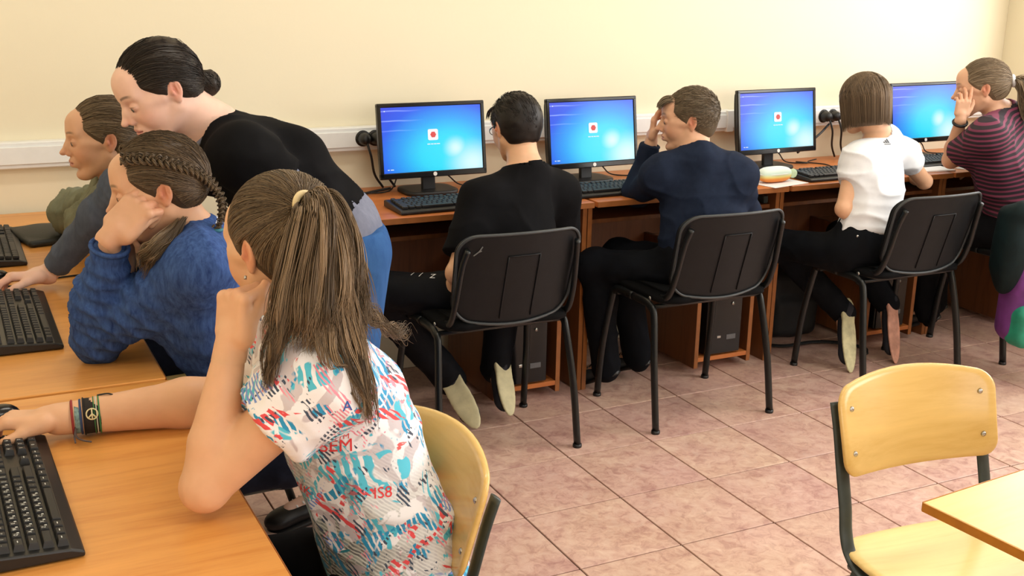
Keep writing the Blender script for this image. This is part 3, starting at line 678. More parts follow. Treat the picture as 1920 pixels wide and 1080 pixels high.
def mesh_field(prims, lo, hi, vox, R=None, O=None):
    """surface nets over box lo..hi (in frame R,O); returns verts (world), quads"""
    R = np.eye(3) if R is None else R; O = np.zeros(3) if O is None else A3(O)
    ax = [np.arange(lo[i], hi[i]+vox, vox) for i in range(3)]; sh = tuple(len(a) for a in ax)
    V = np.full(sh, .3, np.float32)
    for p in prims:
        c, r = bsph(p); cl = (c-O)@R.T; t, a, b, cc, e, k, op = p; mg = r+k+2*vox
        I = [(max(0, int((cl[i]-mg-lo[i])/vox)), min(sh[i], int((cl[i]+mg-lo[i])/vox)+2)) for i in range(3)]
        if any(i1 <= i0 for i0, i1 in I): continue
        X = ax[0][I[0][0]:I[0][1], None, None]; Y = ax[1][None, I[1][0]:I[1][1], None]; Z = ax[2][None, None, I[2][0]:I[2][1]]
        if t == 'cap':
            al = (a-O)@R.T; bl = (b-O)@R.T; d_ = bl-al; L = d_@d_+1e-12
            px, py, pz = X-al[0], Y-al[1], Z-al[2]
            h = np.clip((px*d_[0]+py*d_[1]+pz*d_[2])/L, 0, 1)
            D = np.sqrt((px-h*d_[0])**2+(py-h*d_[1])**2+(pz-h*d_[2])**2)-(cc+(e-cc)*h)
        else:
            Q = cc@R.T      # local rows of prim in grid frame
            al = (a-O)@R.T; px, py, pz = X-al[0], Y-al[1], Z-al[2]
            u = [px*Q[i, 0]+py*Q[i, 1]+pz*Q[i, 2] for i in range(3)]
            if t == 'ell':
                k0 = np.sqrt(sum((u[i]/b[i])**2 for i in range(3)))+1e-9; k1 = np.sqrt(sum((u[i]/b[i]**2)**2 for i in range(3)))+1e-9
                D = k0*(k0-1)/k1
            else:
                q = [np.abs(u[i])-(b[i]-e) for i in range(3)]
                D = np.sqrt(sum(np.maximum(x, 0)**2 for x in q))+np.minimum(np.maximum(np.maximum(q[0], q[1]), q[2]), 0)-e
        sl = V[I[0][0]:I[0][1], I[1][0]:I[1][1], I[2][0]:I[2][1]]; D = D.astype(np.float32)
        if op > 0:
            h = np.maximum(k-np.abs(sl-D), 0)/max(k, 1e-6); sl[:] = np.minimum(sl, D)-h*h*k*.25
        else:
            h = np.maximum(k-np.abs(sl+D), 0)/max(k, 1e-6); sl[:] = np.maximum(sl, -D)+h*h*k*.25
    S = V < 0
    c8 = sum(S[i:sh[0]-1+i, j:sh[1]-1+j, k:sh[2]-1+k].astype(np.int8) for i in (0, 1) for j in (0, 1) for k in (0, 1))
    act = (c8 > 0) & (c8 < 8); idx = np.argwhere(act); n = len(idx)
    if n == 0: return np.zeros((0, 3)), np.zeros((0, 4), int)
    acc = np.zeros((n, 3)); cnt = np.zeros(n); i0, i1, i2 = idx.T
    for a in range(3):
        o1, o2 = [(1, 2), (0, 2), (0, 1)][a]
        for u in (0, 1):
            for v in (0, 1):
                q = [0, 0, 0]; q[o1] = u; q[o2] = v; q2 = list(q); q2[a] = 1
                va = V[i0+q[0], i1+q[1], i2+q[2]]; vb = V[i0+q2[0], i1+q2[1], i2+q2[2]]
                m = (va < 0) != (vb < 0); t_ = np.where(m, va/(va-vb+1e-12), 0)
                pt = np.tile(np.array(q, float), (n, 1)); pt[:, a] += t_
                acc += pt*m[:, None]; cnt += m
    P_ = (idx+acc/cnt[:, None])*vox+np.array(lo); W_ = O+P_@R
    vid = np.full(act.shape, -1, np.int64); vid[act] = np.arange(n); quads = []
    for a in range(3):
        o1, o2 = [(1, 2), (2, 0), (0, 1)][a]
        sl0 = [slice(0, sh[i]) for i in range(3)]; sl1 = list(sl0); sl0[a] = slice(0, sh[a]-1); sl1[a] = slice(1, sh[a])
        s0 = S[tuple(sl0)]; s1 = S[tuple(sl1)]; e_ = np.argwhere(s0 != s1)
        e_ = e_[(e_[:, o1] > 0) & (e_[:, o2] > 0) & (e_[:, o1] < sh[o1]-1) & (e_[:, o2] < sh[o2]-1)]
        if not len(e_): continue
        d1 = np.zeros(3, int); d1[o1] = 1; d2 = np.zeros(3, int); d2[o2] = 1
        g = lambda q: vid[q[:, 0], q[:, 1], q[:, 2]]
        Q = np.stack([g(e_-d1-d2), g(e_-d2), g(e_), g(e_-d1)], 1); f_ = s0[e_[:, 0], e_[:, 1], e_[:, 2]]
        Q[~f_] = Q[~f_][:, ::-1]; quads.append(Q)
    Q = np.concatenate(quads); return W_, Q[(Q >= 0).all(1)]
def merge(parts):
    V, Q, k = [], [], 0
    for v, q in parts: V.append(v); Q.append(q+k); k += len(v)
    return np.concatenate(V), np.concatenate(Q)
def vnormals(V, Q):
    n = np.cross(V[Q[:, 2]]-V[Q[:, 0]], V[Q[:, 3]]-V[Q[:, 1]]); N = np.zeros_like(V)
    for i in range(4): np.add.at(N, Q[:, i], n)
    return N/(np.linalg.norm(N, axis=1, keepdims=True)+1e-12)
_rs = np.random.RandomState(3); _lat = _rs.rand(32, 32, 32)
def vnoise(P_, scale=(10, 10, 10), off=0):
    p = P_*np.array(scale)+off+100; i = np.floor(p).astype(int); f = p-i; f = f*f*(3-2*f); r = 0
    for a in (0, 1):
        for b in (0, 1):
            for c in (0, 1):
                w_ = (f[:, 0] if a else 1-f[:, 0])*(f[:, 1] if b else 1-f[:, 1])*(f[:, 2] if c else 1-f[:, 2])
                r = r+w_*_lat[(i[:, 0]+a) % 32, (i[:, 1]+b) % 32, (i[:, 2]+c) % 32]
    return r*2-1
def relax(V, Q, it=1, f=.5):
    for _ in range(it):
        s_ = np.zeros_like(V); c = np.zeros(len(V))
        for i in range(4):
            a, b = Q[:, i], Q[:, (i+1) % 4]; np.add.at(s_, a, V[b]); np.add.at(s_, b, V[a]); np.add.at(c, a, 1); np.add.at(c, b, 1)
        V = V+(s_/np.maximum(c, 1)[:, None]-V)*f
    return V
def bounds(prims, pad):
    lo = np.full(3, 9.); hi = np.full(3, -9.)
    for p in prims:
        if p[6] < 0: continue
        t, a, b, c, e = p[:5]
        if t == 'cap':
            r = max(c, e); lo = np.minimum(lo, np.minimum(a, b)-r); hi = np.maximum(hi, np.maximum(a, b)+r)
        else:
            ext = np.abs(c.T)@b if t == 'box' else np.sqrt((c.T**2)@(b**2)); lo = np.minimum(lo, a-ext); hi = np.maximum(hi, a+ext)
    return lo-pad, hi+pad
# ---- materials for people
def skinmat(name, base):
    t = NT(name); a = t.n('ShaderNodeVertexColor', layer_name='Col'); v = t.coord()
    nz = t.ramp(t.noise(v, 40, 4), [(.3, (.94, .93, .92, 1)), (.7, (1, 1, 1, 1))])
    t.l(t.mix(1., a.outputs[0], nz, 'MULTIPLY'), t.b.inputs['Base Color']); t.b.inputs['Roughness'].default_value = .48
    t.b.inputs['Subsurface Weight'].default_value = .12; t.b.inputs['Subsurface Radius'].default_value = (.012, .005, .003); t.b.inputs['Subsurface Scale'].default_value = .5
    t.b.inputs['Specular IOR Level'].default_value = .35; return t.m
M_skin = skinmat('skin', None)
def hairmat():
    t = NT('hair_strands'); a = t.n('ShaderNodeVertexColor', layer_name='Col'); t.l(a.outputs[0], t.b.inputs['Base Color'])
    t.b.inputs['Roughness'].default_value = .45; t.b.inputs['Specular IOR Level'].default_value = .3; return t.m
M_hair = hairmat()
def cloth(name, col, col2=None, rough=.85, scale=(30, 30, 30), amount=.5, bump=.25, fuzz=.0):
    t = NT(name); v = t.coord('Object', scale); n1 = t.noise(v, 1, 6, .65, .4); c = srgb(col); c2 = srgb(col2) if col2 else tuple(x*.75 for x in c[:3])+(1,)
    t.l(t.ramp(n1, [(.5-amount*.35, c2), (.5+amount*.35, c)]), t.b.inputs['Base Color']); t.b.inputs['Roughness'].default_value = rough; t.b.inputs['Specular IOR Level'].default_value = .12
    t.b.inputs['Sheen Weight'].default_value = fuzz; t.b.inputs['Sheen Roughness'].default_value = .4
    v2 = t.coord('Object', (1, 1, 1)); t.bump(t.noise(v2, 500, 2), bump, .0008); return t.m

# ---- head (local: +x face, +y left, +z up), adult size, origin at mid head
def head_prims():
    p = Prims()
    p.ell((-.018, 0, .030), (.094, .074, .083), k=.01)           # cranium
    p.ell((.030, 0, -.020), (.062, .060, .080), k=.03)           # mid face
    p.ell((-.035, 0, .0), (.055, .062, .062), k=.03)             # occiput
    for s_ in (-1, 1):
        p.cap((-.004, s_*.053, -.048), (.055, s_*.022, -.096), .017, .014, k=.03)   # jaw
        p.ell((.050, s_*.034, -.028), (.034, .026, .034), k=.02)     # cheek
        p.cap((.070, s_*.042, .026), (.083, s_*.012, .024), .011, .010, k=.016)   # brow
        p.cap((.058, s_*.048, .000), (.02, s_*.065, -.006), .009, .008, k=.02)     # cheekbone
    p.ell((.066, 0, -.100), (.022, .021, .017), k=.018)          # chin
    p.ell((.052, 0, .052), (.040, .048, .036), k=.03)            # forehead
    for s_ in (-1, 1):
        p.ell((.096, s_*.031, .003), (.017, .017, .012), k=.012, op=-1)   # sockets
        p.ell((.080, s_*.017, -.019), (.014, .012, .015), k=.010)       # beside the nose
        p.ell((.078, s_*.031, .002), (.0135, .0160, .0120), k=.004)      # lids
        p.cap((.0870, s_*.023, .0050), (.0845, s_*.042, .0030), .0034, .0026, k=.004)  # upper lid fold
        p.ell((.094, s_*.031, -.0015), (.0085, .0090, .0026), k=.001, op=-1)
    p.cap((.089, 0, .016), (.108, 0, -.020), .0058, .0078, k=.010)   # nose bridge
    p.ell((.1125, 0, -.027), (.0115, .0095, .0085), k=.007)        # tip
    for s_ in (-1, 1):
        p.ell((.098, s_*.0115, -.032), (.010, .0065, .0075), k=.006)
        p.ell((.095, s_*.008, -.014), (.011, .009, .016), k=.008)
        p.ell((.104, s_*.0055, -.0375), (.0045, .003, .003), k=.002, op=-1)
    p.ell((.082, 0, -.060), (.018, .026, .022), k=.012)          # muzzle
    p.cap((.0945, -.012, -.0555), (.0945, .012, -.0555), .0050, .0050, k=.005)
    for s_ in (-1, 1): p.cap((.0965, 0, -.0545), (.084, s_*.023, -.060), .0048, .0024, k=.004)
    p.cap((.094, -.009, -.0665), (.094, .009, -.0665), .0060, .0060, k=.005)
    for s_ in (-1, 1): p.cap((.093, 0, -.067), (.084, s_*.020, -.0625), .0050, .0024, k=.004)
    p.box((.100, 0, -.0608), (.010, .019, .0008), r=.0005, k=.0035, op=-1)
    p.ell((.088, 0, -.080), (.008, .016, .006), k=.008, op=-1)
    for s_ in (-1, 1):      # ears
        R = frame((1, -.35*s_, .15), (-.12, .12*s_, 1)); c = A3((-.014, s_*.078, -.002))
        p.ell(c, (.0165, .0080, .0275), R, k=.005)
        p.ell(c+A3((.001, s_*.0095, .003)), (.0110, .0080, .0185), R, k=.003, op=-1)
        p.ell(c+A3((.0105, s_*.0045, -.004)), (.0045, .004, .006), R, k=.003)
        p.ell(c+A3((.004, -s_*.001, -.024)), (.0085, .005, .010), R, k=.005)
        p.cap(c+A3((-.003, s_*.0045, -.012)), c+A3((-.004, s_*.0055, .012)), .0022, .0022, k=.003)
        p.ell(c+A3((.012, -s_*.010, 0)), (.012, .010, .020), k=.01)
    return p
def head_color(L, base, lip, brow, blush=1.):
    """L: local coords /scale ; returns rgb"""
    c = np.tile(A3(base), (len(L), 1)); ay = np.abs(L[:, 1])
    def bl(w_, col): nonlocal c; w_ = np.clip(w_, 0, 1)[:, None]; c = c*(1-w_)+A3(col)*w_
    red = A3(base)*A3((1.0, .72, .68))
    bl(.55*blush*np.exp(-(((L[:, 0]-.065)/.03)**2+((ay-.042)/.022)**2+((L[:, 2]+.03)/.024)**2)), red)
    bl(.5*blush*np.exp(-(((L[:, 0]-.108)/.012)**2+((L[:, 2]+.028)/.012)**2)), red)
    bl(.7*np.clip((ay-.074)/.006, 0, 1)*np.exp(-(((L[:, 0]+.013)/.020)**4+((L[:, 2]+.003)/.030)**4)), red)
    bl(.8*np.clip((ay-.073)/.005, 0, 1)*np.exp(-(((L[:, 0]+.010)/.010)**2+((L[:, 2]+.001)/.017)**2)), A3(base)*A3((.72, .40, .34)))
    # lips
    zc = -.0605; dz = (L[:, 2]-zc)/.0105; yy = ay/.0235
    bl(np.where((L[:, 0] > .082) & (dz**2+yy**2 < 1), 1-np.clip((dz**2+yy**2-.6)/.4, 0, 1), 0)*.85, lip)
    # brows
    zb = .0285+.004*np.sin(np.clip((ay-.012)/.036, 0, 1)*2.6); w_ = np.exp(-((L[:, 2]-zb)/.0034)**4)*((ay > .011) & (ay < .050) & (L[:, 0] > .05)); bl(w_*.72*np.clip((.052-ay)/.014, 0, 1), brow)
    # upper lash line
    w_ = np.exp(-((L[:, 2]-.0042)/.0017)**4)*np.exp(-((ay-.031)/.0125)**4)*(L[:, 0] > .07); bl(w_*.9, A3(brow)*.4)
    bl(.25*np.exp(-(((L[:, 2]-.008)/.008)**2+((ay-.031)/.016)**2))*(L[:, 0] > .06), red)
    return c
SK = dict(fair=(.78, .50, .36), pink=(.82, .53, .42), tan=(.70, .41, .265), warm=(.76, .445, .27))
class Person:
    def __init__(s, label, loc, skin='warm', lip=(.62, .25, .22), brow=(.10, .065, .04), cat='person'):
        s.t = thing('person', label, cat, loc); s.skin = SK[skin] if isinstance(skin, str) else skin; s.lip, s.brow = lip, brow
        s.B = Prims(); s.torso = Prims(); s.arms = {}; s.legs = {}; s.chunks = []; s.hands = []
    def set_head(s, c, fwd_, up=(0, 0, 1), sc_=1., tilt=0):
        x = nrm(fwd_); z = A3(up); z = nrm(z-x*(z@x)); y = np.cross(z, x)
        if tilt: z = nrm(z*math.cos(tilt)+y*math.sin(tilt)); y = np.cross(z, x)
        s.HR = np.stack([x, y, z]); s.HO = A3(c); s.hs = sc_; s.B += head_prims().place(s.HR, s.HO, sc_)
    def HL(s, p): return s.HO+(A3(p)*s.hs)@s.HR
    def set_torso(s, pelvis, chest, neck, SL, SR, HLp, HRp, b=1., depth=1., bust=0.):
        pelvis, chest, neck, SL, SR, HLp, HRp = map(A3, (pelvis, chest, neck, SL, SR, HLp, HRp)); s.SL, s.SR = SL, SR; T = s.torso
        ax = nrm(SL-SR); ux = nrm(neck-chest); up = nrm(chest-pelvis); hx = nrm(HLp-HRp); W_ = np.linalg.norm(SL-SR)/2
        Rp = frame(hx, up); Rm = frame(nrm(ax+hx), up); Rc = frame(ax, nrm(up+ux)); s.Rc, s.Rp = Rc, Rp; s.up = up; s.pelvis, s.chest, s.neck = pelvis, chest, neck
        T.ell(pelvis, (.155*b, .105*b*depth, .105*b), Rp, k=.06)
        T.ell(pelvis*.72+chest*.28, (.135*b, .095*b*depth, .11*b), Rp, k=.06)
        T.ell(pelvis*.4+chest*.6, (.130*b, .090*b*depth, .12*b), Rm, k=.06)
        T.ell(chest, (W_*.86, .100*b*depth, .145*b), Rc, k=.06)
        T.cap(SL*.88+SR*.12, SR*.88+SL*.12, .048*b, .048*b, k=.05)
        T.cap(chest*.5+neck*.5+ux*.0, neck, .075*b, .052*b, k=.05)
        T.cap(neck, SL*.75+neck*.25, .040*b, .038*b, k=.04); T.cap(neck, SR*.75+neck*.25, .040*b, .038*b, k=.04)
        fr = Rc[1] if Rc[1]@A3((0, 0, 0)) >= 0 else -Rc[1]
        s.front = np.cross(ax, -Rc[2]) ; s.front = nrm(s.front)
        if bust:
            for q in (-1, 1): T.ell(chest+s.front*.075*b*depth-Rc[2]*.01+ax*q*.065*b, (.052*bust, .05*bust, .052*bust), Rc, k=.05)
    def add_neck(s, r=.052):
        s.B.cap(s.neck, s.HL((-.028, 0, -.055)), r*1.08, r*.98, k=.025)
    def arm(s, side, S, E, W_, b=1., k=.03):
        S, E, W_ = A3(S), A3(E), A3(W_); p = Prims()
        p.cap(S, E, .047*b, .036*b, k=k); p.ell(S, (.052*b,)*3, k=.04); p.ell(E, (.036*b,)*3, k=.01)
        m = E*.68+W_*.32; p.cap(E, m, .036*b, .037*b, k=min(k, .015)); p.cap(m, W_, .037*b, .0235*b, k=min(k, .02)); s.arms[side] = (S, E, W_, b, p)
    def hand(s, side, W_, d, back, curl=(30, 35, 40, 45), thumb=(.6, .5), sc_=1., spread=.0, name=None, straight_index=False, palm=True):
        """d: finger direction, back: back-of-hand normal"""
        d = nrm(d); n_ = A3(back); n_ = nrm(n_-d*(n_@d)); lat = np.cross(d, n_)*(1 if side == 'R' else -1)   # towards thumb
        # right hand, fingers forward (d), back up (n): thumb on left = n x d ; cross(d,n) is right -> flip
        lat = -lat; W_ = A3(W_); p = Prims(); u = sc_
        R = np.stack([d, lat, np.cross(d, lat)])
        p.cap(W_-d*.01*u, W_+d*.02*u, .0225*u, .023*u, k=.015*u)
        p.box(W_+d*.052*u, (.040*u, .037*u, .0125*u), R, r=.012*u, k=.015*u)
        p.ell(W_+d*.03*u+lat*.024*u-n_*.006*u, (.028*u, .017*u, .014*u), R, k=.012*u)
        tips = []
        for i in range(4):
            L = (.076, .084, .078, .060)[i]*u; off = (.028, .0095, -.0095, -.027)[i]*u
            b0 = W_+d*(.086, .090, .086, .078)[i]*u+lat*off; r0_ = (.0092, .0094, .0088, .0078)[i]*u
            ang = 0; q = b0; dd = nrm(d+lat*spread*(1.2, .3, -.5, -1.2)[i]); p.ell(b0+n_*.002*u, (r0_*1.15,)*3, k=.006*u)
            c3 = curl[i] if isinstance(curl[i], (tuple, list)) else (curl[i], curl[i]*1.1, curl[i]*.7)
            for j in range(3):
                ang += math.radians(c3[j]); v = dd*math.cos(ang)-n_*math.sin(ang); q2 = q+v*L*(.45, .31, .24)[j]
                p.cap(q, q2, r0_*(1, .93, .86)[j], r0_*(.95, .87, .78)[j], k=.0035*u); q = q2
            tips.append(q)
        t0 = W_+d*.022*u+lat*.026*u-n_*.004*u
        out, fw2 = thumb; v1 = nrm(lat*out+d*fw2-n_*.35); t1 = t0+v1*.040*u; v2 = nrm(v1*.8+d*.45-n_*.25); t2 = t1+v2*.030*u; v3 = nrm(v2+d*.3-n_*.2-lat*.25); t3 = t2+v3*.024*u
        p.cap(t0, t1, .0145*u, .0115*u, k=.010*u); p.cap(t1, t2, .0108*u, .0098*u, k=.004*u); p.cap(t2, t3, .0098*u, .0082*u, k=.004*u)
        s.hands.append((p, W_+d*.06*u, R, u)); return tips
    def leg(s, side, H, K, A_, toe, b=1., topn=None):
        H, K, A_, toe = map(A3, (H, K, A_, toe)); p = Prims()
        p.cap(H, K, .078*b, .053*b, k=.05); p.ell(K, (.053*b,)*3, k=.02); m = K*.65+A_*.35; bk = nrm(np.cross(np.cross(A_-K, toe-A_), A_-K))
        p.cap(K, m-bk*.012*b, .050*b, .050*b, k=.02); p.cap(m-bk*.012*b, A_, .050*b, .033*b, k=.03)
        f = Prims(); d = nrm(toe-A_); f.cap(A_, A_*.2+toe*.8, .033*b, .024*b, k=.02); f.ell(A_-d*.012*b, (.03*b,)*3, k=.02)
        s.legs[side] = (H, K, A_, toe, b, p, f); s.topn = getattr(s, 'topn', {}); s.topn[side] = topn
    def full(s):
        B = Prims(s.B) + Prims() ; B = Prims(list(s.B)+list(s.torso))
        for v in s.arms.values(): B += v[4]
        for v in s.legs.values(): B += v[5]; B += v[6]
        return Prims(B)
    def build_body(s, vox=.007, hv=.0032, handv=.003, eyes=True):
        B = s.full(); parts = []; cols = []
        head_only = [p for p in B]
        lo, hi = bounds(B, .015)
        # coarse body without fine head / hand regions
        Bh = Prims([p for p in B])
        v, q = mesh_field(Bh, lo, hi, vox)
        def loc(v_): return (v_-s.HO)@s.HR.T/s.hs
        L = loc(v); inside = (np.abs(L[:, 0]) < .128) & (np.abs(L[:, 1]) < .098) & (L[:, 2] > -.118) & (L[:, 2] < .13)
        keep = ~inside
        for (hp, hc, R, u) in s.hands:
            Lh = (v-hc)@R.T; keep &= ~((np.abs(Lh[:, 0]) < .058*u) & (np.abs(Lh[:, 1]) < .05*u) & (np.abs(Lh[:, 2]) < .04*u))
        fm = keep[q].any(1); q = q[fm]; parts.append((v, q)); cols.append(np.tile(A3(s.skin), (len(v), 1)))
        hvv, hq = mesh_field(B, (-.132, -.10, -.128), (.135, .10, .135), hv/s.hs, R=s.HR*s.hs if False else s.HR, O=s.HO) if False else mesh_field(B, tuple(x*s.hs for x in (-.132, -.10, -.128)), tuple(x*s.hs for x in (.135, .10, .135)), hv, R=s.HR, O=s.HO)
        parts.append((hvv, hq)); cols.append(head_color(loc(hvv), s.skin, s.lip, s.brow))
        for (hp, hc, R, u) in s.hands:
            arm_p = Prims([p for a in s.arms.values() for p in a[4]])
            PP = Prims(list(arm_p)+list(hp))
            v2, q2 = mesh_field(PP, (-.085*u, -.095*u, -.13*u), (.14*u, .095*u, .10*u), handv, R=R, O=hc)
            parts.append((v2, q2)); c = np.tile(A3(s.skin), (len(v2), 1))
            Lh = (v2-hc)@R.T; red = A3(s.skin)*A3((1, .82, .78)); w_ = np.clip((Lh[:, 0]-.02*u)/(.05*u), 0, .6)[:, None]; cols.append(c*(1-w_)+red*w_)
        V, Q = merge(parts); used = np.zeros(len(V), bool); used[Q.ravel()] = True; mp = np.cumsum(used)-1; Cc = np.concatenate(cols)[used]; V = V[used]; Q = mp[Q]
        s.body = obj('body', (V, Q, Cc), M_skin, s.t, True, world=True)
        if eyes:
            for q_ in (-1, 1):
                c = s.HL((.0808, q_*.031, .0005)); e = obj('eye', tf(lathe([(.001, -.0100)]+[(.0100*math.cos(a), .0100*math.sin(a)) for a in np.linspace(-1.4, 1.4, 12)]+[(.001, .0100)], 16), Matrix.Translation(c) @ Matrix([list(s.HR[:, 0])+[0], list(s.HR[:, 1])+[0], list(s.HR[:, 2])+[0], [0, 0, 0, 1]]) if False else Matrix.Translation(c) @ Matrix(s.HR.T.tolist()).to_4x4() @ Matrix.Scale(s.hs, 4)), M_eye, s.body, True, world=True)
                ir = obj('iris', tf(lathe([(.0056, .0), (.0054, .0006), (.001, .0011)], 14), Matrix.Translation(s.HL((.0808+.0094, q_*.031, -.0030))) @ Matrix(s.HR.T.tolist()).to_4x4() @ Matrix.Rotation(math.radians(98), 4, 'Y')), M_iris, s.body, True, world=True)
        return s.body
    def garment(s, name, prims, mat, grow=.010, vox=.006, wr=.004, wscale=(14, 14, 14), cuts=(), label=None, seed=0, sm=1, parent=None, kmin=.03, stretch=None, keep=None):
        P_ = Prims(prims).grow(grow, kmin); lo, hi = bounds(P_, .012); P_ = Prims(list(P_)+list(Prims(cuts)))
        v, q = mesh_field(P_, lo, hi, vox); v = relax(v, q, sm)
        if wr:
            N = vnormals(v, q); d = vnoise(v, wscale, seed); d = d-.4*np.abs(vnoise(v, tuple(x*2.1 for x in wscale), seed+9)); rg = 1-np.abs(vnoise(v, tuple(x*.9 for x in wscale), seed+5)); d = d*.6+rg**3*1.1-.4
            if stretch is not None:       # extra creases: list of (centre, axis, radius, amp, freq)
                for (c, ax_, r_, amp, fr) in stretch:
                    c, ax_ = A3(c), nrm(ax_); w_ = np.exp(-(np.linalg.norm(v-c, axis=1)/r_)**2); ph = (v-c)@ax_*fr+vnoise(v, (9, 9, 9), seed+3)*.8
                    d = d+w_*amp/wr*(1-np.abs(np.sin(ph)))*1.2
            v = v+N*(d*wr)[:, None]
        o = obj(name, (v, q), mat, parent or s.t, True, world=True)
        if label: o['label'] = label
        return o, v, q
def cut_end(a, b, t_, r=.09, th=.10):
    """box removing everything past fraction t_ on a->b"""
    a, b = A3(a), A3(b); d = nrm(b-a); c = a+(b-a)*t_+d*th; x = nrm(np.cross(d, A3((.3, .5, .8)))); return ('box', c, A3((r, r, th)), frame(x, d), .004, .004, -1)
M_eye = flat('eye_white', (225, 215, 208), .2, var=.02); M_iris = flat('iris_dark', (50, 42, 36), .15)
# ---- hair
HAIR_R = A3((.104, .086, .092)); HAIR_C = A3((-.020, 0, .031))
def hair_prims(v='pulled'):
    p = Prims(); p.ell(HAIR_C, HAIR_R*.975, k=.01); p.ell((-.040, 0, .0), (.068, .070, .074), k=.04)
    if v == 'short': p.ell((-.05, 0, -.04), (.042, .054, .06), k=.03)
    if v in ('pulled', 'short'):
        p.ell((.100, 0, -.038), (.090, .14, .089), k=.012, op=-1)
        p.ell((.004, 0, -.075), (.036, .14, .068), k=.010, op=-1)
        p.ell((-.012, .09, -.004), (.017, .03, .026), k=.006, op=-1); p.ell((-.012, -.09, -.004), (.017, .03, .026), k=.006, op=-1)
        p.ell((-.05, 0, -.125), (.09, .10, .055), k=.02, op=-1)
    return p
RMAP = [None]
def build_rmap(Lv, q):
    """radius of the hair surface around HAIR_C, tabulated over direction (local units)"""
    from mathutils.bvhtree import BVHTree
    bv = BVHTree.FromPolygons(Lv.tolist(), q.tolist()); nt, nph = 61, 120; M_ = np.zeros((nt, nph))
    for i in range(nt):
        th = math.pi*i/(nt-1)
        for j in range(nph):
            ph = 2*math.pi*j/nph; d = Vector((math.sin(th)*math.cos(ph), math.sin(th)*math.sin(ph), math.cos(th)))
            h = bv.ray_cast(Vector(HAIR_C)+d*.3, -d, .3); M_[i, j] = .3-h[3] if h[0] is not None else .09
    RMAP[0] = M_
def surf_r(d):
    e = 1/np.sqrt(np.sum((d/HAIR_R)**2, axis=-1))
    if RMAP[0] is None: return e
    th = np.arccos(np.clip(d[..., 2], -1, 1))/math.pi*60; ph = (np.arctan2(d[..., 1], d[..., 0]) % (2*math.pi))/(2*math.pi)*120
    i = np.clip(th.astype(int), 0, 59); j = ph.astype(int) % 120; a, b = th-i, ph-np.floor(ph); M_ = RMAP[0]; j2 = (j+1) % 120
    m = (M_[i, j]*(1-b)+M_[i, j2]*b)*(1-a)+(M_[i+1, j]*(1-b)+M_[i+1, j2]*b)*a
    return np.minimum(np.maximum(m, .8*e), 1.15*e)
def strand_mesh(paths, radii, cols, sides=3):
    """paths: (n, m, 3); radii (n,) or (n,m); cols (n,3) or (n,m,3)"""
    P_ = np.asarray(paths); n, m, _ = P_.shape; T = np.gradient(P_, axis=1); T /= np.linalg.norm(T, axis=2, keepdims=True)+1e-9
    ref = np.zeros_like(T); ref[:] = (.31, .52, .79); A_ = np.cross(T, ref); A_ /= np.linalg.norm(A_, axis=2, keepdims=True)+1e-9; B_ = np.cross(T, A_)
    r = np.asarray(radii); r = r[:, None]*np.ones((n, m)) if r.ndim == 1 else r
    tp = np.linspace(0, 1, m); r = r*np.clip(1.15-tp**3, .15, 1)[None, :]
    V = np.stack([P_+A_*(np.cos(a)*r)[..., None]+B_*(np.sin(a)*r)[..., None] for a in np.arange(sides)*2*np.pi/sides], 2)
    V = V.reshape(-1, 3); base = (np.arange(n)[:, None, None]*m+np.arange(m-1)[None, :, None])*sides; k = np.arange(sides)[None, None, :]; k2 = (k+1) % sides
    Q = np.stack([base+k, base+k2, base+sides+k2, base+sides+k], -1).reshape(-1, 4)
    c = np.asarray(cols); c = np.repeat(c[:, None, :], m, 1) if c.ndim == 2 else c; c = np.repeat(c[:, :, None, :], sides, 2).reshape(-1, 3)
    return V, Q, c
def strand_cols(n, base, rs, var=.35, hi=None):
    b = A3(base); f = 1+var*(rs.rand(n, 1)*2-1); c = b*f
    if hi is not None: w_ = (rs.rand(n, 1)**2.5)*.65; c = c*(1-w_)+A3(hi)*w_
    return np.clip(c, 0, 1)
def slerp_paths(D0, D1, m, lift, via=1., t0=None):
    """D0 (n,3) start dirs, D1 (n,3) end dirs -> positions local"""
    t_ = np.linspace(0, 1, m)[None, :, None]
    if t0 is not None: t_ = t0[:, None, None]+(1-t0[:, None, None])*t_
    V = (D0+D1)*.5; V[:, 1] += D0[:, 1]*.6; V[:, 2] += np.clip(D0[:, 2]+.30, 0, 1)*via; V /= np.linalg.norm(V, axis=1, keepdims=True)
    D = D0[:, None, :]*(1-t_)**2+V[:, None, :]*2*t_*(1-t_)+D1[:, None, :]*t_**2; D /= np.linalg.norm(D, axis=2, keepdims=True)
    return HAIR_C+D*(surf_r(D)+lift)[..., None]
def hairline_dirs(n, rs, wide=1.):
    """random start directions on front/side hairline (pulled-back style) ordered by angle"""
    a = (rs.rand(n)*2-1)*math.pi*.98; out = []
    # keypoints (angle fraction -> local point) mirrored
    kp = A3([(0, .092, 0, .066), (.18, .084, .038, .060), (.32, .054, .068, .038), (.45, .018, .080, .012), (.56, -.022, .082, .022), (.66, -.040, .074, -.030), (.8, -.055, .055, -.060), (1, -.062, 0, -.075)])
    f = np.abs(a)/math.pi; p = np.stack([np.interp(f, kp[:, 0], kp[:, i]) for i in (1, 2, 3)], 1); p[:, 1] *= np.sign(a); d = p-HAIR_C; return d/np.linalg.norm(d, axis=1, keepdims=True)
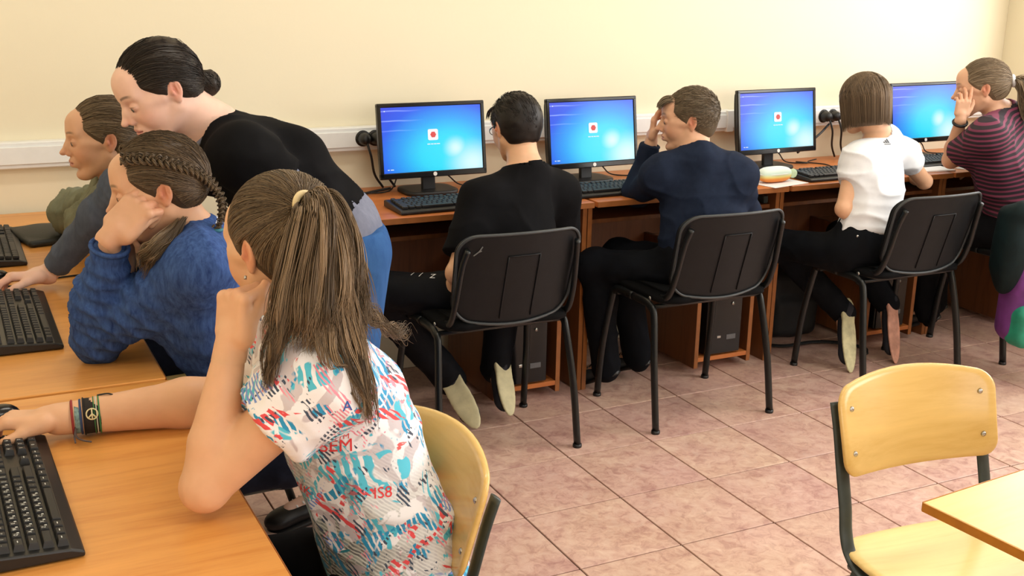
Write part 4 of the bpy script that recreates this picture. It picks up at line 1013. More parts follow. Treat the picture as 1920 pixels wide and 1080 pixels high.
def pulled_strands(P, tie, n, base, rs, m=11, hi=None, inner=.8):
    n = int(n*2.5)
    """strands lying on the skull from hairline to tie (local point)"""
    D0 = hairline_dirs(n, rs); td = A3(tie)-HAIR_C; td /= np.linalg.norm(td); D1 = td+rs.randn(n, 3)*.06; D1 /= np.linalg.norm(D1, axis=1, keepdims=True)
    # some strands start part-way (fill)
    t0 = rs.rand(n)*inner*(rs.rand(n) < .6)
    lift = .0003+.0035*(rs.rand(n)**2)[:, None]*np.sin(np.linspace(0, math.pi, m))[None, :]+.0004
    L = slerp_paths(D0, D1, m, lift, t0=t0); W_ = P.HO+(L*P.hs)@P.HR
    return strand_mesh(W_, .00055+.0005*rs.rand(n), strand_cols(n, base, rs, .45, hi))
def bundle(guides, widths, n, rs, base, hi=None, r=.0013, flat_dir=None, flat_=1., wave=.006, wfreq=3, m=26, tipspread=0, var=.35, endmin=.6):
    """strands around guide curves; guides list of point lists; each strand interpolates two neighbours"""
    G = []
    for g in guides:
        q = np.array([tuple(x) for x in bez(g, 8)]); s_ = np.linspace(0, len(q)-1, m); G.append(np.stack([np.interp(s_, np.arange(len(q)), q[:, i]) for i in range(3)], 1))
    G = np.array(G); k = len(G); u = rs.rand(n)*(k-1); i = np.minimum(u.astype(int), max(k-2, 0)); f = (u-i)[:, None, None]
    base_p = G[i]*(1-f)+G[np.minimum(i+1, k-1)]*f
    wd = np.interp(np.linspace(0, 1, m), np.linspace(0, 1, len(widths)), widths)
    nc = max(6, n//22); cl_ = rs.randint(0, nc, n); u = (rs.rand(nc)*(k-1))[cl_]+rs.randn(n)*.12; u = np.clip(u, 0, k-1-1e-6) if k > 1 else u*0; i = np.minimum(u.astype(int), max(k-2, 0)); f = (u-i)[:, None, None]; base_p = G[i]*(1-f)+G[np.minimum(i+1, k-1)]*f
    off = (rs.randn(nc, 3)*.62)[cl_]+rs.randn(n, 3)*.14; ln = np.linalg.norm(off, axis=1, keepdims=True); off = off/np.maximum(ln, 1)
    if flat_dir is not None: fd = nrm(flat_dir); off = off-fd*((off@fd)*(1-flat_))[:, None]
    ph = (rs.rand(nc, 3)*6.28)[cl_]+rs.randn(n, 3)*.25; t_ = np.linspace(0, 1, m); wv = np.stack([np.sin(ph[:, j, None]+t_[None, :]*wfreq*(3+j)*(.7+.6*rs.rand(nc, 1)[cl_])) for j in range(3)], 2)*wave*t_[None, :, None]
    Pth = base_p+off[:, None, :]*wd[None, :, None]+wv
    if tipspread: Pth += (rs.randn(n, 3)*tipspread)[:, None, :]*(t_**3)[None, :, None]
    ends = endmin+(1-endmin)*rs.rand(n)          # different lengths
    idx = (np.linspace(0, 1, m)[None, :]*(m-1)*ends[:, None]); i0 = np.floor(idx).astype(int); i1 = np.minimum(i0+1, m-1); ff = (idx-i0)[..., None]
    Pth = Pth[np.arange(n)[:, None], i0]*(1-ff)+Pth[np.arange(n)[:, None], i1]*ff
    return strand_mesh(Pth, r*(.7+.6*rs.rand(n)), strand_cols(nc, base, rs, var, hi)[cl_]*(.85+.3*rs.rand(n, 1)))
def joinq(*gs):
    V, Q, Cc, k = [], [], [], 0
    for v, q, c in gs: V.append(v); Q.append(q+k); Cc.append(c); k += len(v)
    return np.concatenate(V), np.concatenate(Q), np.concatenate(Cc)
def scalp(P, base, vox=.004, style='pulled', extra=None, disp=.0015):
    pr_ = hair_prims(style)
    if extra: pr_ = Prims(list(pr_)+list(extra))
    pr_ = pr_.place(P.HR, P.HO, P.hs); v, q = mesh_field(pr_, tuple(x*P.hs for x in (-.20, -.14, -.26)), tuple(x*P.hs for x in (.14, .14, .16)), vox, R=P.HR, O=P.HO)
    L = (v-P.HO)@P.HR.T; build_rmap(L/P.hs, q); N = vnormals(v, q); v = v+N*(vnoise(L, (12, 60, 60), 4)*disp)[:, None]
    c = A3(base)[None, :]*(.85+.3*(vnoise(L, (20, 160, 160), 2)*.5+.5))[:, None]; return v, q, c

# ================================================================== PEOPLE
def mid(a, b, t_=.5): return tuple(A3(a)*(1-t_)+A3(b)*t_)
def off(a, d): return tuple(A3(a)+A3(d))
def sleeve(P, side, t_, g=0.0):
    S, E, W_, b, p = P.arms[side]; q = Prims(); q.cap(S, E, (.050+g)*b, (.044+g)*b, k=.03); q.ell(S, (.054*b,)*3, k=.04); return q, [cut_end(S, E, t_, .13, .14)]
def long_sleeve(P, side, t_=.93):
    S, E, W_, b, p = P.arms[side]; return Prims(p), [cut_end(E, W_, t_, .06, .05)]
def legs_prims(P):
    q = Prims([p for p in P.torso[:2]])
    for v in P.legs.values():
        q += v[5]; q.cap(v[1]*.5+v[2]*.5, v[2]+(v[2]-v[1])*.03, .044*v[4], .042*v[4], k=.02)
    return Prims(q)
def shoe(P, side, up_mat, sole_mat, label=None, lace=True):
    H, K, A_, toe, b, p, f = P.legs[side]; d = nrm(toe-A_); shin = nrm(K-A_)
    tn = P.topn[side]; shn = shin if tn is None else A3(tn); sole_n = nrm(shn-d*(shn@d)); R = np.stack([d, np.cross(sole_n, d), sole_n]); L = np.linalg.norm(toe-A_)
    q = Prims(); c = A_*.45+toe*.55
    q.ell(A_+d*.0-sole_n*.025*b, (.045*b, .034*b, .042*b), R, k=.02); q.ell(c-sole_n*.012*b, (L*.62, .040*b, .030*b), R, k=.03); q.ell(toe-sole_n*.012*b, (.045*b, .040*b, .024*b), R, k=.02); q.cap(A_, A_+shin*.035, .038*b, .037*b, k=.015)
    lo, hi = bounds(q, .01); v, qq = mesh_field(q, lo, hi, .0055)
    o = obj('shoe', (v, qq), up_mat, P.t, True, world=True)
    if label: o['label'] = label
    s_ = Prims(); s_.ell(A_*.35+toe*.65-sole_n*.040*b, (L*.62+.035*b, .045*b, .015*b), R, k=.01); s_.ell(A_-sole_n*.042*b, (.052*b, .036*b, .014*b), R, k=.03)
    s_.box(A_*.4+toe*.6-sole_n*.062*b, (.2, .08, .014*b), R, .002, k=.006, op=-1)
    lo, hi = bounds(s_, .01); v, qq = mesh_field(s_, lo, hi, .0045); so = obj('sole', (v, qq), sole_mat, o, True, world=True)
    for i in range(4 if lace is not None else 0):
        a = A_*(.62-.11*i)+toe*(.38+.11*i)+sole_n*(.024-.003*i)*b; obj('lace', tube([a-R[1]*.024*b, a+sole_n*.004, a+R[1]*.024*b], .0028, 5), M_white if lace else M_black, o, True, world=True)
    return o
def ring(c, axis, r, th, n=28, squash=1., xdir=None):
    a = nrm(axis); x = nrm(np.cross(a, A3(xdir if xdir is not None else (.2, .3, .9)))); y = np.cross(a, x)
    pts = [tuple(A3(c)+x*math.cos(k*2*math.pi/n)*r+y*math.sin(k*2*math.pi/n)*r*squash) for k in range(n+1)]
    return tube(pts, th, 8)
def report(P, nm):
    for s_, v in P.arms.items(): print(nm, 'arm', s_, 'upper %.3f fore %.3f' % (np.linalg.norm(v[0]-v[1]), np.linalg.norm(v[1]-v[2])), np.round(v[0], 2), np.round(v[1], 2), np.round(v[2], 2))
    for s_, v in P.legs.items(): print(nm, 'leg', s_, 'thigh %.3f shin %.3f' % (np.linalg.norm(v[0]-v[1]), np.linalg.norm(v[1]-v[2])))
    print(nm, 'spine %.3f shoulder width %.3f  head z %.2f neck %.3f' % (np.linalg.norm(P.pelvis-P.neck), np.linalg.norm(P.SL-P.SR), P.HO[2], np.linalg.norm(P.neck-P.HL((-.028, 0, -.06)))))
BR = (.115, .070, .040); DK = (.020, .014, .010); MB = (.075, .048, .028)

# ------------------------------------------------------------------ teacher, bending over (faces -X)
P = T_ = Person('standing person bending over in a black t-shirt and blue jeans, dark hair in a bun', (1.0, 2.85, 0), 'pink', (.60, .24, .22), (.05, .03, .02))
P.set_head((0.4770, 2.8500, 1.2694), (-.86, -.20, -.46), (-.3, 0, 1), .97)
P.set_torso((.905, 2.85, .88), (0.7472, 2.8600, 1.0372), (0.6225, 2.8700, 1.1504), (0.6464, 2.7000, 1.1346), (0.6634, 2.9900, 1.0695), (.92, 2.76, .84), (.92, 2.95, .84), 1.03, 1.08, .9)
P.neck = A3((0.6025, 2.8700, 1.1712)); P.add_neck(.062)
P.arm('L', (0.6408, 2.7000, 1.1209), (0.7907, 2.6600, 1.0032), (.83, 2.62, .845), 1.0)
P.arm('R', (0.6201, 2.9800, 1.0735), (0.3941, 2.9300, 1.0272), (0.2120, 3.0727, 0.7850), 1.0)
P.hand('R', (0.2063, 3.0630, 0.7880), (-.98, -.05, .04), (.1, .25, .95), (28, 32, 34, 38), (.4, .9), .95)
P.hand('L', (.83, 2.62, .845), (-.1, -.75, -.35), (.1, -.4, .9), (35, 38, 40, 42), (.6, .5), .92)
P.leg('L', (.93, 2.76, .84), (.90, 2.75, .46), (.97, 2.75, .085), (.79, 2.73, .04), 1.03); P.leg('R', (.93, 2.95, .84), (.87, 2.96, .46), (.94, 2.97, .085), (.76, 2.97, .04), 1.03)
report(P, 'teacher'); P.build_body(hv=.0024)
M_blackcloth = cloth('black_cotton', (17, 17, 20), (10, 10, 12), .9, (8, 8, 8)); M_grey = cloth('grey_marl_cotton', (128, 132, 150), (105, 110, 128), .9, (60, 60, 20), .8); M_greysl = cloth('slate_marl_cotton', (92, 100, 118), (70, 78, 94), .9, (60, 60, 20), .8)
M_jean = cloth('blue_denim', (62, 104, 160), (40, 76, 130), .85, (30, 30, 8), .8, .4)
sl, cl = sleeve(P, 'L', .55, .006); sr_, cr_ = sleeve(P, 'R', .55, .006)
hupt = nrm(A3((-.45, 0, .9)))
hem = [('box', P.pelvis+A3((.0, 0, .085))-hupt*.15, A3((.25, .25, .15)), frame((0, 1, 0), hupt), .004, .004, -1)]
P.garment('t_shirt', list(sl)+list(sr_)+cl+cr_+list(P.torso), M_blackcloth, .016, .007, .010, (9, 9, 9), cuts=hem+[('cap', P.neck, P.HL((.0, 0, -.10)), .066, .066, .01, -1)])
hup2 = nrm(A3((-.05, 0, 1)))
hem2 = [('box', P.pelvis+A3((0, 0, -.015))-hup2*.15, A3((.25, .25, .15)), frame((0, 1, 0), hup2), .004, .004, -1)]
P.garment('undershirt', list(P.torso[:3]), M_grey, .009, .007, .005, (14, 14, 14), cuts=hem2, label='grey shirt hem showing below the black t-shirt')
ls, lc = long_sleeve(P, 'R', .92); P.garment('sleeve', ls, M_greysl, .008, .005, .004, (20, 20, 20), cuts=lc, label='tight slate grey long sleeve', stretch=[(P.arms['R'][1], P.arms['R'][2]-P.arms['R'][1], .08, .004, 160)])
ls, lc = long_sleeve(P, 'L', .92); P.garment('sleeve', ls, M_grey, .008, .005, .004, (20, 20, 20), cuts=lc)
obj('collar', ring(P.HL((-.045, 0, -.135)), P.HL((-.028, 0, -.05))-P.neck, .064, .006), M_grey, P.t, True, world=True)
P.garment('jeans', legs_prims(P), M_jean, .013, .008, .005, (12, 12, 6), cuts=[('box', P.pelvis+A3((0, 0, .03))+hup2*.15, A3((.3, .3, .15)), frame((0, 1, 0), hup2), .004, .004, -1)])
rs = np.random.RandomState(11); shoe(P, 'L', M_black, M_black); shoe(P, 'R', M_black, M_black)
tie = (-.100, 0, -.040)
h = obj('hair', joinq(scalp(P, DK, .004), pulled_strands(P, tie, 700, DK, rs, hi=(.06, .045, .035))), M_hair, P.t, True, world=True)
bc = P.HL((-.122, .0, -.050)); bp = Prims(); bp.ell(bc, (.029, .028, .032), P.HR, k=.01); bp.cap(P.HL((-.09, 0, -.03)), bc, .018, .02, k=.02)
lo, hi_ = bounds(bp, .01); v, q = mesh_field(bp, lo, hi_, .004); v = v+vnormals(v, q)*(vnoise(v, (90, 90, 25))*.003)[:, None]
loops = []
for i in range(160):
    a = rs.rand()*6.28; bta = rs.rand()*6.28; x = nrm(rs.randn(3)); y = nrm(np.cross(x, rs.randn(3))); rr_ = .027+.004*rs.rand(); tt = np.linspace(0, 2.6, 12)+a; loops.append(bc+(x[None]*np.cos(tt)[:, None]+y[None]*np.sin(tt)[:, None])*rr_)
g = joinq((v, q, np.tile(A3(DK), (len(v), 1))), strand_mesh(np.array(loops), np.full(160, .0012), strand_cols(160, DK, rs, .4, (.06, .045, .035))))
obj('bun', g, M_hair, h, True, world=True)
obj('hair_tie', ring(P.HL((-.103, 0, -.040)), P.HR[0], .019, .005), flat('white_elastic', (225, 228, 230), .5), h, True, world=True)

# ------------------------------------------------------------------ far girl in olive grey jacket (faces -X)
P = G3 = Person('girl in an olive grey jacket at the desk touching the wall, fair hair tied back', (.62, 3.24, 0), 'tan', (.55, .24, .20), (.16, .10, .06))
P.set_head((0.3851, 3.2200, 1.1092), (-.99, -.04, -.10), (0, 0, 1), .90)
P.set_torso((.63, 3.24, .52), (0.4971, 3.2000, 0.8613), (0.4405, 3.2200, 0.9803), (0.4196, 3.1000, 0.9558), (0.4251, 3.3600, 0.9156), (.60, 3.16, .50), (.60, 3.34, .50), .86, 1.)
P.add_neck(.048)
P.arm('L', (0.4083, 3.1000, 0.9481), (0.3458, 3.3400, 0.8443), (0.4412, 3.4000, 0.8555), .84); P.arm('R', (0.4173, 3.3600, 0.9069), (0.3336, 3.5800, 0.8391), (0.4173, 3.5000, 0.8453), .84)
P.hand('L', (0.4412, 3.4000, 0.8555), (.9, .3, -.1), (0, 0, 1), (20, 25, 25, 30), sc_=.85); P.hand('R', (0.4173, 3.5000, 0.8453), (1, -.2, -.1), (0, 0, 1), (20, 25, 25, 30), sc_=.85)
P.leg('L', (.60, 3.16, .50), (.24, 3.14, .50), (.28, 3.14, .08), (.12, 3.14, .04), .85); P.leg('R', (.60, 3.34, .50), (.24, 3.36, .50), (.28, 3.36, .08), (.12, 3.36, .04), .85)
report(P, 'g3'); P.build_body(hv=.0024)
M_olive = cloth('olive_grey_canvas', (138, 140, 120), (98, 102, 84), .9, (16, 16, 16), .9); M_navy = cloth('dark_navy_denim', (26, 32, 48), (16, 20, 32), .9, (20, 20, 20))
l1, c1 = long_sleeve(P, 'L'); l2, c2 = long_sleeve(P, 'R')
P.garment('jacket', list(l1)+list(l2)+c1+c2+list(P.torso), M_olive, .020, .007, .011, (16, 16, 16), cuts=[('cap', P.neck, P.HL((0, 0, -.10)), .056, .056, .01, -1)], stretch=[(P.arms['R'][1], P.arms['R'][2]-P.arms['R'][1], .12, .010, 110), (P.arms['L'][1], P.arms['L'][2]-P.arms['L'][1], .12, .010, 110)])
obj('collar', ring(mid(P.neck, P.HL((-.02, 0, -.10)), .35), P.HL((-.028, 0, -.05))-P.neck, .060, .014, squash=.9), M_olive, P.t, True, world=True)
P.garment('trousers', legs_prims(P), M_navy, .012, .009, .004); rs = np.random.RandomState(21); shoe(P, 'L', M_black, M_black); shoe(P, 'R', M_black, M_black)
h = obj('hair', joinq(scalp(P, (.08, .055, .032), .004), pulled_strands(P, (-.115, 0, -.02), 800, (.12, .083, .048), rs, hi=(.34, .25, .15)), bundle([[P.HL((-.115, 0, -.02)), P.HL((-.135, 0, -.07)), P.HL((-.12, 0, -.20))]], [.012, .02, .014, .006], 160, rs, BR)), M_hair, P.t, True, world=True)
obj('hair_tie', ring(P.HL((-.118, 0, -.022)), P.HR[0], .016, .004), flat('dark_elastic', (30, 26, 30), .6), h, True, world=True)

# ------------------------------------------------------------------ girl in blue top, fist at her cheek (faces -X)
P = G2 = Person('girl in a blue marled top leaning her cheek on her fist, brown hair in plaits', (.62, 2.45, 0), 'tan', (.55, .24, .20), (.10, .065, .04))
P.set_head((0.3909, 2.4200, 1.1186), (-.93, .12, -.22), (-.2, 0, 1), .90)
P.set_torso((.64, 2.46, .53), (0.4610, 2.4000, 0.8562), (0.4689, 2.4200, 0.9918), (0.4424, 2.2800, 0.9755), (0.4493, 2.5500, 0.9341), (.62, 2.38, .50), (.62, 2.58, .50), .90, 1.)
P.neck = A3((0.4477, 2.4200, 1.0110)); P.add_neck(.048)
P.arm('L', (0.4389, 2.2800, 0.9703), (0.2531, 2.4400, 0.8070), (0.2844, 2.3600, 1.0246), .93); P.arm('R', (0.4205, 2.5500, 0.9368), (0.3389, 2.5800, 0.8392), (0.3192, 2.4600, 0.9440), .84)
P.hand('L', (0.2830, 2.3500, 1.0378), (.66, .02, .62), (-.55, -.80, .35), ((60, 70, 40), (50, 65, 40), (30, 45, 30), (12, 14, 8)), (.0, 1.0), .97)
P.hand('R', (0.3192, 2.4600, 0.9440), (.2, -.2, .9), (-.6, .5, .1), (50, 60, 60, 60), (.3, .8), .85)
P.leg('L', (.62, 2.38, .50), (.26, 2.36, .50), (.30, 2.36, .08), (.14, 2.36, .04), .88); P.leg('R', (.62, 2.58, .50), (.26, 2.62, .50), (.30, 2.62, .08), (.14, 2.62, .04), .88)
report(P, 'g2'); P.build_body(hv=.0024)
M_blue = cloth('blue_marled_knit', (74, 106, 166), (24, 40, 90), .8, (110, 110, 30), .9, .12)
l1, c1 = long_sleeve(P, 'L', .95); l2, c2 = long_sleeve(P, 'R', .95)
S_, E_, W2 = P.arms['L'][:3]
P.garment('top', list(l1)+c1+list(P.torso), M_blue, .013, .006, .007, (11, 11, 11), cuts=[('cap', P.neck, P.HL((0, 0, -.10)), .056, .056, .01, -1)], stretch=[(E_*.6+W2*.4, W2-E_, .12, .008, 110), (E_*.75+S_*.25, S_-E_, .13, .009, 80), (P.SL*.6+P.pelvis*.4, P.up+A3((.5, 0, 0)), .12, .008, 55)], seed=3)
P.garment('sleeve', l2, cloth('slate_green_knit', (52, 66, 78), (34, 46, 58), .85, (60, 60, 20)), .009, .006, .004, cuts=c2)
obj('cuff', ring(E_*.06+W2*.94, W2-E_, .036, .005), M_blue, P.t, True, world=True)
obj('collar', ring(mid(P.neck, P.HL((-.028, 0, -.08)), .12), P.HL((-.028, 0, -.05))-P.neck, .066, .010), flat('white_cotton', (220, 225, 235), .8), P.t, True, world=True)
P.garment('trousers', legs_prims(P), M_navy, .012, .009, .004, cuts=[('box', P.pelvis+A3((0, 0, .19)), A3((.3, .3, .12)), np.eye(3), .004, .004, -1)]); rs = np.random.RandomState(31); shoe(P, 'L', M_black, M_black); shoe(P, 'R', M_black, M_black)
def braid(Pp, pts, r0, r1, n_cross, base, hi, rs, nst=26):
    q = np.array([tuple(x) for x in bez(pts, 12)]); m = n_cross*8; s_ = np.linspace(0, len(q)-1, m); C_ = np.stack([np.interp(s_, np.arange(len(q)), q[:, i]) for i in range(3)], 1)
    T = np.gradient(C_, axis=0); T /= np.linalg.norm(T, axis=1, keepdims=True); out = C_-Pp.HO; Nn = out-T*np.sum(out*T, 1, keepdims=True); Nn /= np.linalg.norm(Nn, axis=1, keepdims=True); Bn = np.cross(T, Nn)
    R_ = np.linspace(r0, r1, m); res = []
    for k in range(3):
        ph = np.linspace(0, n_cross*math.pi*2/1.5, m)+k*2*math.pi/3; cx = np.sin(ph)*R_; cy = np.sin(2*ph)*R_*.5
        cen = C_+Bn*cx[:, None]+Nn*(cy+R_*.4)[:, None]
        a = rs.rand(nst)*6.28; rr_ = np.sqrt(rs.rand(nst))*.42
        paths = cen[None]+(Bn[None]*(np.cos(a)*rr_)[:, None, None]+Nn[None]*(np.sin(a)*rr_)[:, None, None])*R_[None, :, None]
        res.append(strand_mesh(paths, np.full(nst, r0*.13), strand_cols(nst, base, rs, .45, hi)))
    return joinq(*res)
sc0 = (.055, .036, .022)
h = obj('hair', joinq(scalp(P, sc0, .004), pulled_strands(P, (-.105, .03, -.03), 1000, (.075, .050, .030), rs, hi=(.24, .165, .095))), M_hair, P.t, True, world=True)
obj('braid', braid(P, [P.HL((.055, .052, .088)), P.HL((.0, .078, .078)), P.HL((-.05, .080, .052)), P.HL((-.095, .062, .015)), P.HL((-.118, .048, -.03)), P.HL((-.12, .05, -.075)), P.HL((-.10, .055, -.12))], .0095, .0085, 13, (.085, .058, .034), (.28, .20, .12), rs), M_hair, h, True, world=True)
obj('braid', braid(P, [P.HL((.055, -.052, .088)), P.HL((.0, -.078, .078)), P.HL((-.05, -.080, .052)), P.HL((-.095, -.062, .015)), P.HL((-.118, -.048, -.03)), P.HL((-.13, -.03, -.08)), P.HL((-.12, -.03, -.13))], .0095, .0085, 13, (.085, .058, .034), (.28, .20, .12), rs), M_hair, h, True, world=True)
obj('braid_end', bundle([[P.HL((-.10, .055, -.12)), P.HL((-.05, .08, -.15)), P.HL((.0, .085, -.20)), P.HL((.02, .08, -.25))]], [.010, .012, .008], 120, rs, (.16, .11, .06), (.36, .26, .16)), M_hair, h, True, world=True)
obj('loose_hair', bundle([[(0.4310, 2.3600, 1.0590), (0.3909, 2.3100, 1.0231), (0.3608, 2.3000, 1.0006), (0.3405, 2.3200, 0.9536)], [(0.4140, 2.3600, 1.0436), (0.3723, 2.3100, 1.0247), (0.3422, 2.3100, 1.0055), (0.3327, 2.3300, 0.9686)]], [.010, .018, .016, .006], 420, rs, (.14, .095, .055), (.36, .26, .16), r=.0008, wave=.006), M_hair, h, True, world=True)
obj('hair_tie', ring(P.HL((-.098, .056, -.122)), (0, 0, 1), .011, .004), flat('teal_elastic', (40, 110, 130), .6), h, True, world=True)

# ------------------------------------------------------------------ girl in the patterned t-shirt (nearest, seen from behind)
P = G1 = Person('girl in a colourful patterned t-shirt with a long brown ponytail, nearest the camera', (.62, 1.68, 0), 'warm', (.6, .25, .22), (.10, .065, .04))
P.set_head((0.4689, 1.7600, 1.1357), (-.44, .88, -.20), (-.03, .05, 1), .95)
P.set_torso((.645, 1.70, .54), (0.5714, 1.7200, 0.8062), (0.5154, 1.7400, 0.9727), (0.4889, 1.6000, 0.9545), (0.5010, 1.8700, 0.9202), (.60, 1.60, .50), (.60, 1.82, .50), .95, 1.)
P.neck = A3((0.5012, 1.7500, 0.9971)); P.add_neck(.048)
P.arm('L', (0.4755, 1.6000, 0.9556), (0.3053, 1.6300, 0.8001), (0.3626, 1.6700, 1.0010), 1.0, k=.008); P.arm('R', (0.4866, 1.8700, 0.9123), (0.4547, 2.0089, 0.7920), (0.1382, 2.0405, 0.7850), 1.18)
P.hand('L', (0.3644, 1.6700, 1.0050), (.12, .05, 1), (-.86, -.40, .2), ((70, 85, 60), (75, 90, 60), (80, 90, 60), (85, 90, 60)), (.1, 1.0), .92)
P.hand('R', (0.1328, 2.0348, 0.7900), (-1, .17, .05), (0, .12, 1), (26, 28, 30, 34), (.35, .9), .92)
P.leg('L', (.60, 1.60, .50), (.22, 1.58, .52), (.28, 1.58, .08), (.12, 1.58, .04), .92); P.leg('R', (.60, 1.82, .50), (.22, 1.86, .52), (.28, 1.86, .08), (.12, 1.86, .04), .92)
report(P, 'g1'); P.build_body(.006)
def patternmat():
    t = NT('colourful_print_cotton'); v = t.coord('Object')
    def layer(scale, thr, sc3=(1, 1, 1), rot=(0, 0, 0), seed=0, dist=2.):
        mp = t.n('ShaderNodeMapping'); mp.inputs['Scale'].default_value = sc3; mp.inputs['Rotation'].default_value = rot; mp.inputs['Location'].default_value = (seed, seed*1.7, -seed); t.l(v, mp.inputs[0])
        return t.ramp(t.noise(mp.outputs[0], scale, 3, .5, dist), [(thr, (0, 0, 0, 1)), (thr+.02, (1, 1, 1, 1))])
    def stripes(scale, rot, w_, seed=0):
        mp = t.n('ShaderNodeMapping'); mp.inputs['Rotation'].default_value = rot; mp.inputs['Location'].default_value = (seed, seed, seed); t.l(v, mp.inputs[0])
        wv = t.n('ShaderNodeTexWave'); wv.inputs['Scale'].default_value = scale; wv.inputs['Distortion'].default_value = 3.5; wv.inputs['Detail'].default_value = 2; t.l(mp.outputs[0], wv.inputs['Vector'])
        return t.ramp(wv.outputs['Fac'], [(w_, (0, 0, 0, 1)), (w_+.06, (1, 1, 1, 1))])
    def mul(a, b):
        m = t.n('ShaderNodeMath', operation='MULTIPLY'); t.l(a, m.inputs[0]); t.l(b, m.inputs[1]); return m.outputs[0]
    c = t.mix(layer(9, .56, seed=1), srgb((240, 240, 246)), srgb((206, 198, 205)))
    sx = t.n('ShaderNodeSeparateXYZ'); t.l(v, sx.inputs[0])
    # grey-green leaf drawings dominate towards the hem and front
    lowm = t.n('ShaderNodeMapRange'); lowm.inputs['From Min'].default_value = .86; lowm.inputs['From Max'].default_value = .66; t.l(sx.outputs[2], lowm.inputs['Value'])
    leafz = t.n('ShaderNodeMapRange'); leafz.inputs['From Min'].default_value = .50; leafz.inputs['From Max'].default_value = .72; leafz.inputs['To Min'].default_value = 1; leafz.inputs['To Max'].default_value = 0; t.l(sx.outputs[0], leafz.inputs['Value'])
    vo = t.n('ShaderNodeTexVoronoi', feature='DISTANCE_TO_EDGE'); vo.inputs['Scale'].default_value = 24; t.l(v, vo.inputs['Vector'])
    leaf = t.ramp(vo.outputs['Distance'], [(.05, srgb((60, 66, 60))), (.09, srgb((150, 158, 146))), (.3, srgb((96, 108, 98)))])
    ls_ = t.mix(stripes(60, (.4, .9, .2), .55), leaf, srgb((196, 200, 190)))
    c = t.mix(mul(layer(7, .43, seed=5), mul(lowm.outputs[0], leafz.outputs[0])), c, ls_)
    c = t.mix(mul(layer(9, .545, seed=9), stripes(26, (.2, .5, 1.1), .25)), c, srgb((84, 192, 218)))
    c = t.mix(mul(layer(9, .58, seed=14), stripes(34, (1.2, .1, .4), .25)), c, srgb((40, 150, 200)))
    c = t.mix(mul(layer(10, .62, seed=20), stripes(30, (.6, .8, .3), .3)), c, srgb((226, 78, 84)))
    c = t.mix(layer(17, .70, seed=26), c, srgb((238, 96, 96)))
    c = t.mix(mul(layer(10, .62, seed=33), lowm.outputs[0]), c, srgb((30, 118, 132)))
    c = t.mix(layer(20, .72, seed=41), c, srgb((34, 36, 44)))
    c = t.mix(mul(layer(13, .60, seed=61), stripes(60, (.9, .2, .7), .5)), c, srgb((236, 150, 170)))
    c = t.mix(mul(layer(16, .60, seed=70), stripes(48, (.1, .7, .2), .45)), c, srgb((60, 74, 96)))
    c = t.mix(mul(layer(6, .60, seed=47), stripes(40, (.3, 1.3, .7), .6)), c, srgb((120, 150, 220)))
    t.l(c, t.b.inputs['Base Color']); t.b.inputs['Roughness'].default_value = .8; t.b.inputs['Sheen Weight'].default_value = .1
    t.bump(t.noise(v, 500, 2), .2, .0008); return t.m
M_pat = patternmat()
sl, cl = sleeve(P, 'L', .40, .010); sr_, cr_ = sleeve(P, 'R', .40, .012)
shirt, sv, sq = P.garment('t_shirt', list(sl)+list(sr_)+cl+cr_+list(P.torso), M_pat, .017, .0055, .008, (9, 9, 13), cuts=[('cap', P.neck, P.HL((0, 0, -.10)), .068, .066, .01, -1)], seed=7, stretch=[((.66, 1.62, .62), (0, 0, 1), .12, .006, 60), (P.SL, P.arms['L'][1]-P.SL, .11, .005, 60)])
P.garment('trousers', legs_prims(P), M_blackcloth, .012, .009, .004, cuts=[('box', P.pelvis+A3((0, 0, .17)), A3((.3, .3, .12)), np.eye(3), .004, .004, -1)]); shoe(P, 'L', M_black, M_black); shoe(P, 'R', M_black, M_black)
# lettering printed on the shirt: projected onto the cloth
from mathutils.bvhtree import BVHTree
def print_on(surf, mat, s_, size, centre, right, up, parent, name='lettering', offs=.0012):
    bv = BVHTree.FromPolygons(surf[0].tolist(), surf[1].tolist()); right = nrm(right); up = nrm(A3(up)-right*(A3(up)@right)); n_ = np.cross(right, up)
    M = Matrix(((right[0], up[0], n_[0], centre[0]), (right[1], up[1], n_[1], centre[1]), (right[2], up[2], n_[2], centre[2]), (0, 0, 0, 1)))
    V, Fc = text_geo(s_, size, Matrix.Identity(4), 0) if isinstance(s_, str) else s_
    bm = bmesh.new(); vs = [bm.verts.new(p) for p in V]
    for f in Fc:
        try: bm.faces.new([vs[i] for i in f])
        except ValueError: pass
    bmesh.ops.triangulate(bm, faces=bm.faces); bmesh.ops.subdivide_edges(bm, edges=[e for e in bm.edges if e.calc_length() > .006], cuts=1, use_grid_fill=True); bmesh.ops.triangulate(bm, faces=bm.faces)
    Vn, ok = [], []
    for vv in bm.verts:
        p = M @ vv.co; hit = bv.ray_cast(p+Vector(n_)*.08, -Vector(n_), .25)
        if hit[0] is None: ok.append(False); Vn.append(tuple(p))
        else: ok.append(True); Vn.append(tuple(hit[0]+Vector(n_)*offs))
    bm.verts.index_update(); F2 = [tuple(v_.index for v_ in f.verts) for f in bm.faces if all(ok[v_.index] for v_ in f.verts)]; bm.free()
    return obj(name, (Vn, F2), mat, parent, world=True)
M_redp = flat('red_print', (226, 62, 66), .8, var=.05); M_bluep = flat('blue_print', (50, 90, 170), .8, var=.05)
vr = A3((.968, -.25, 0))
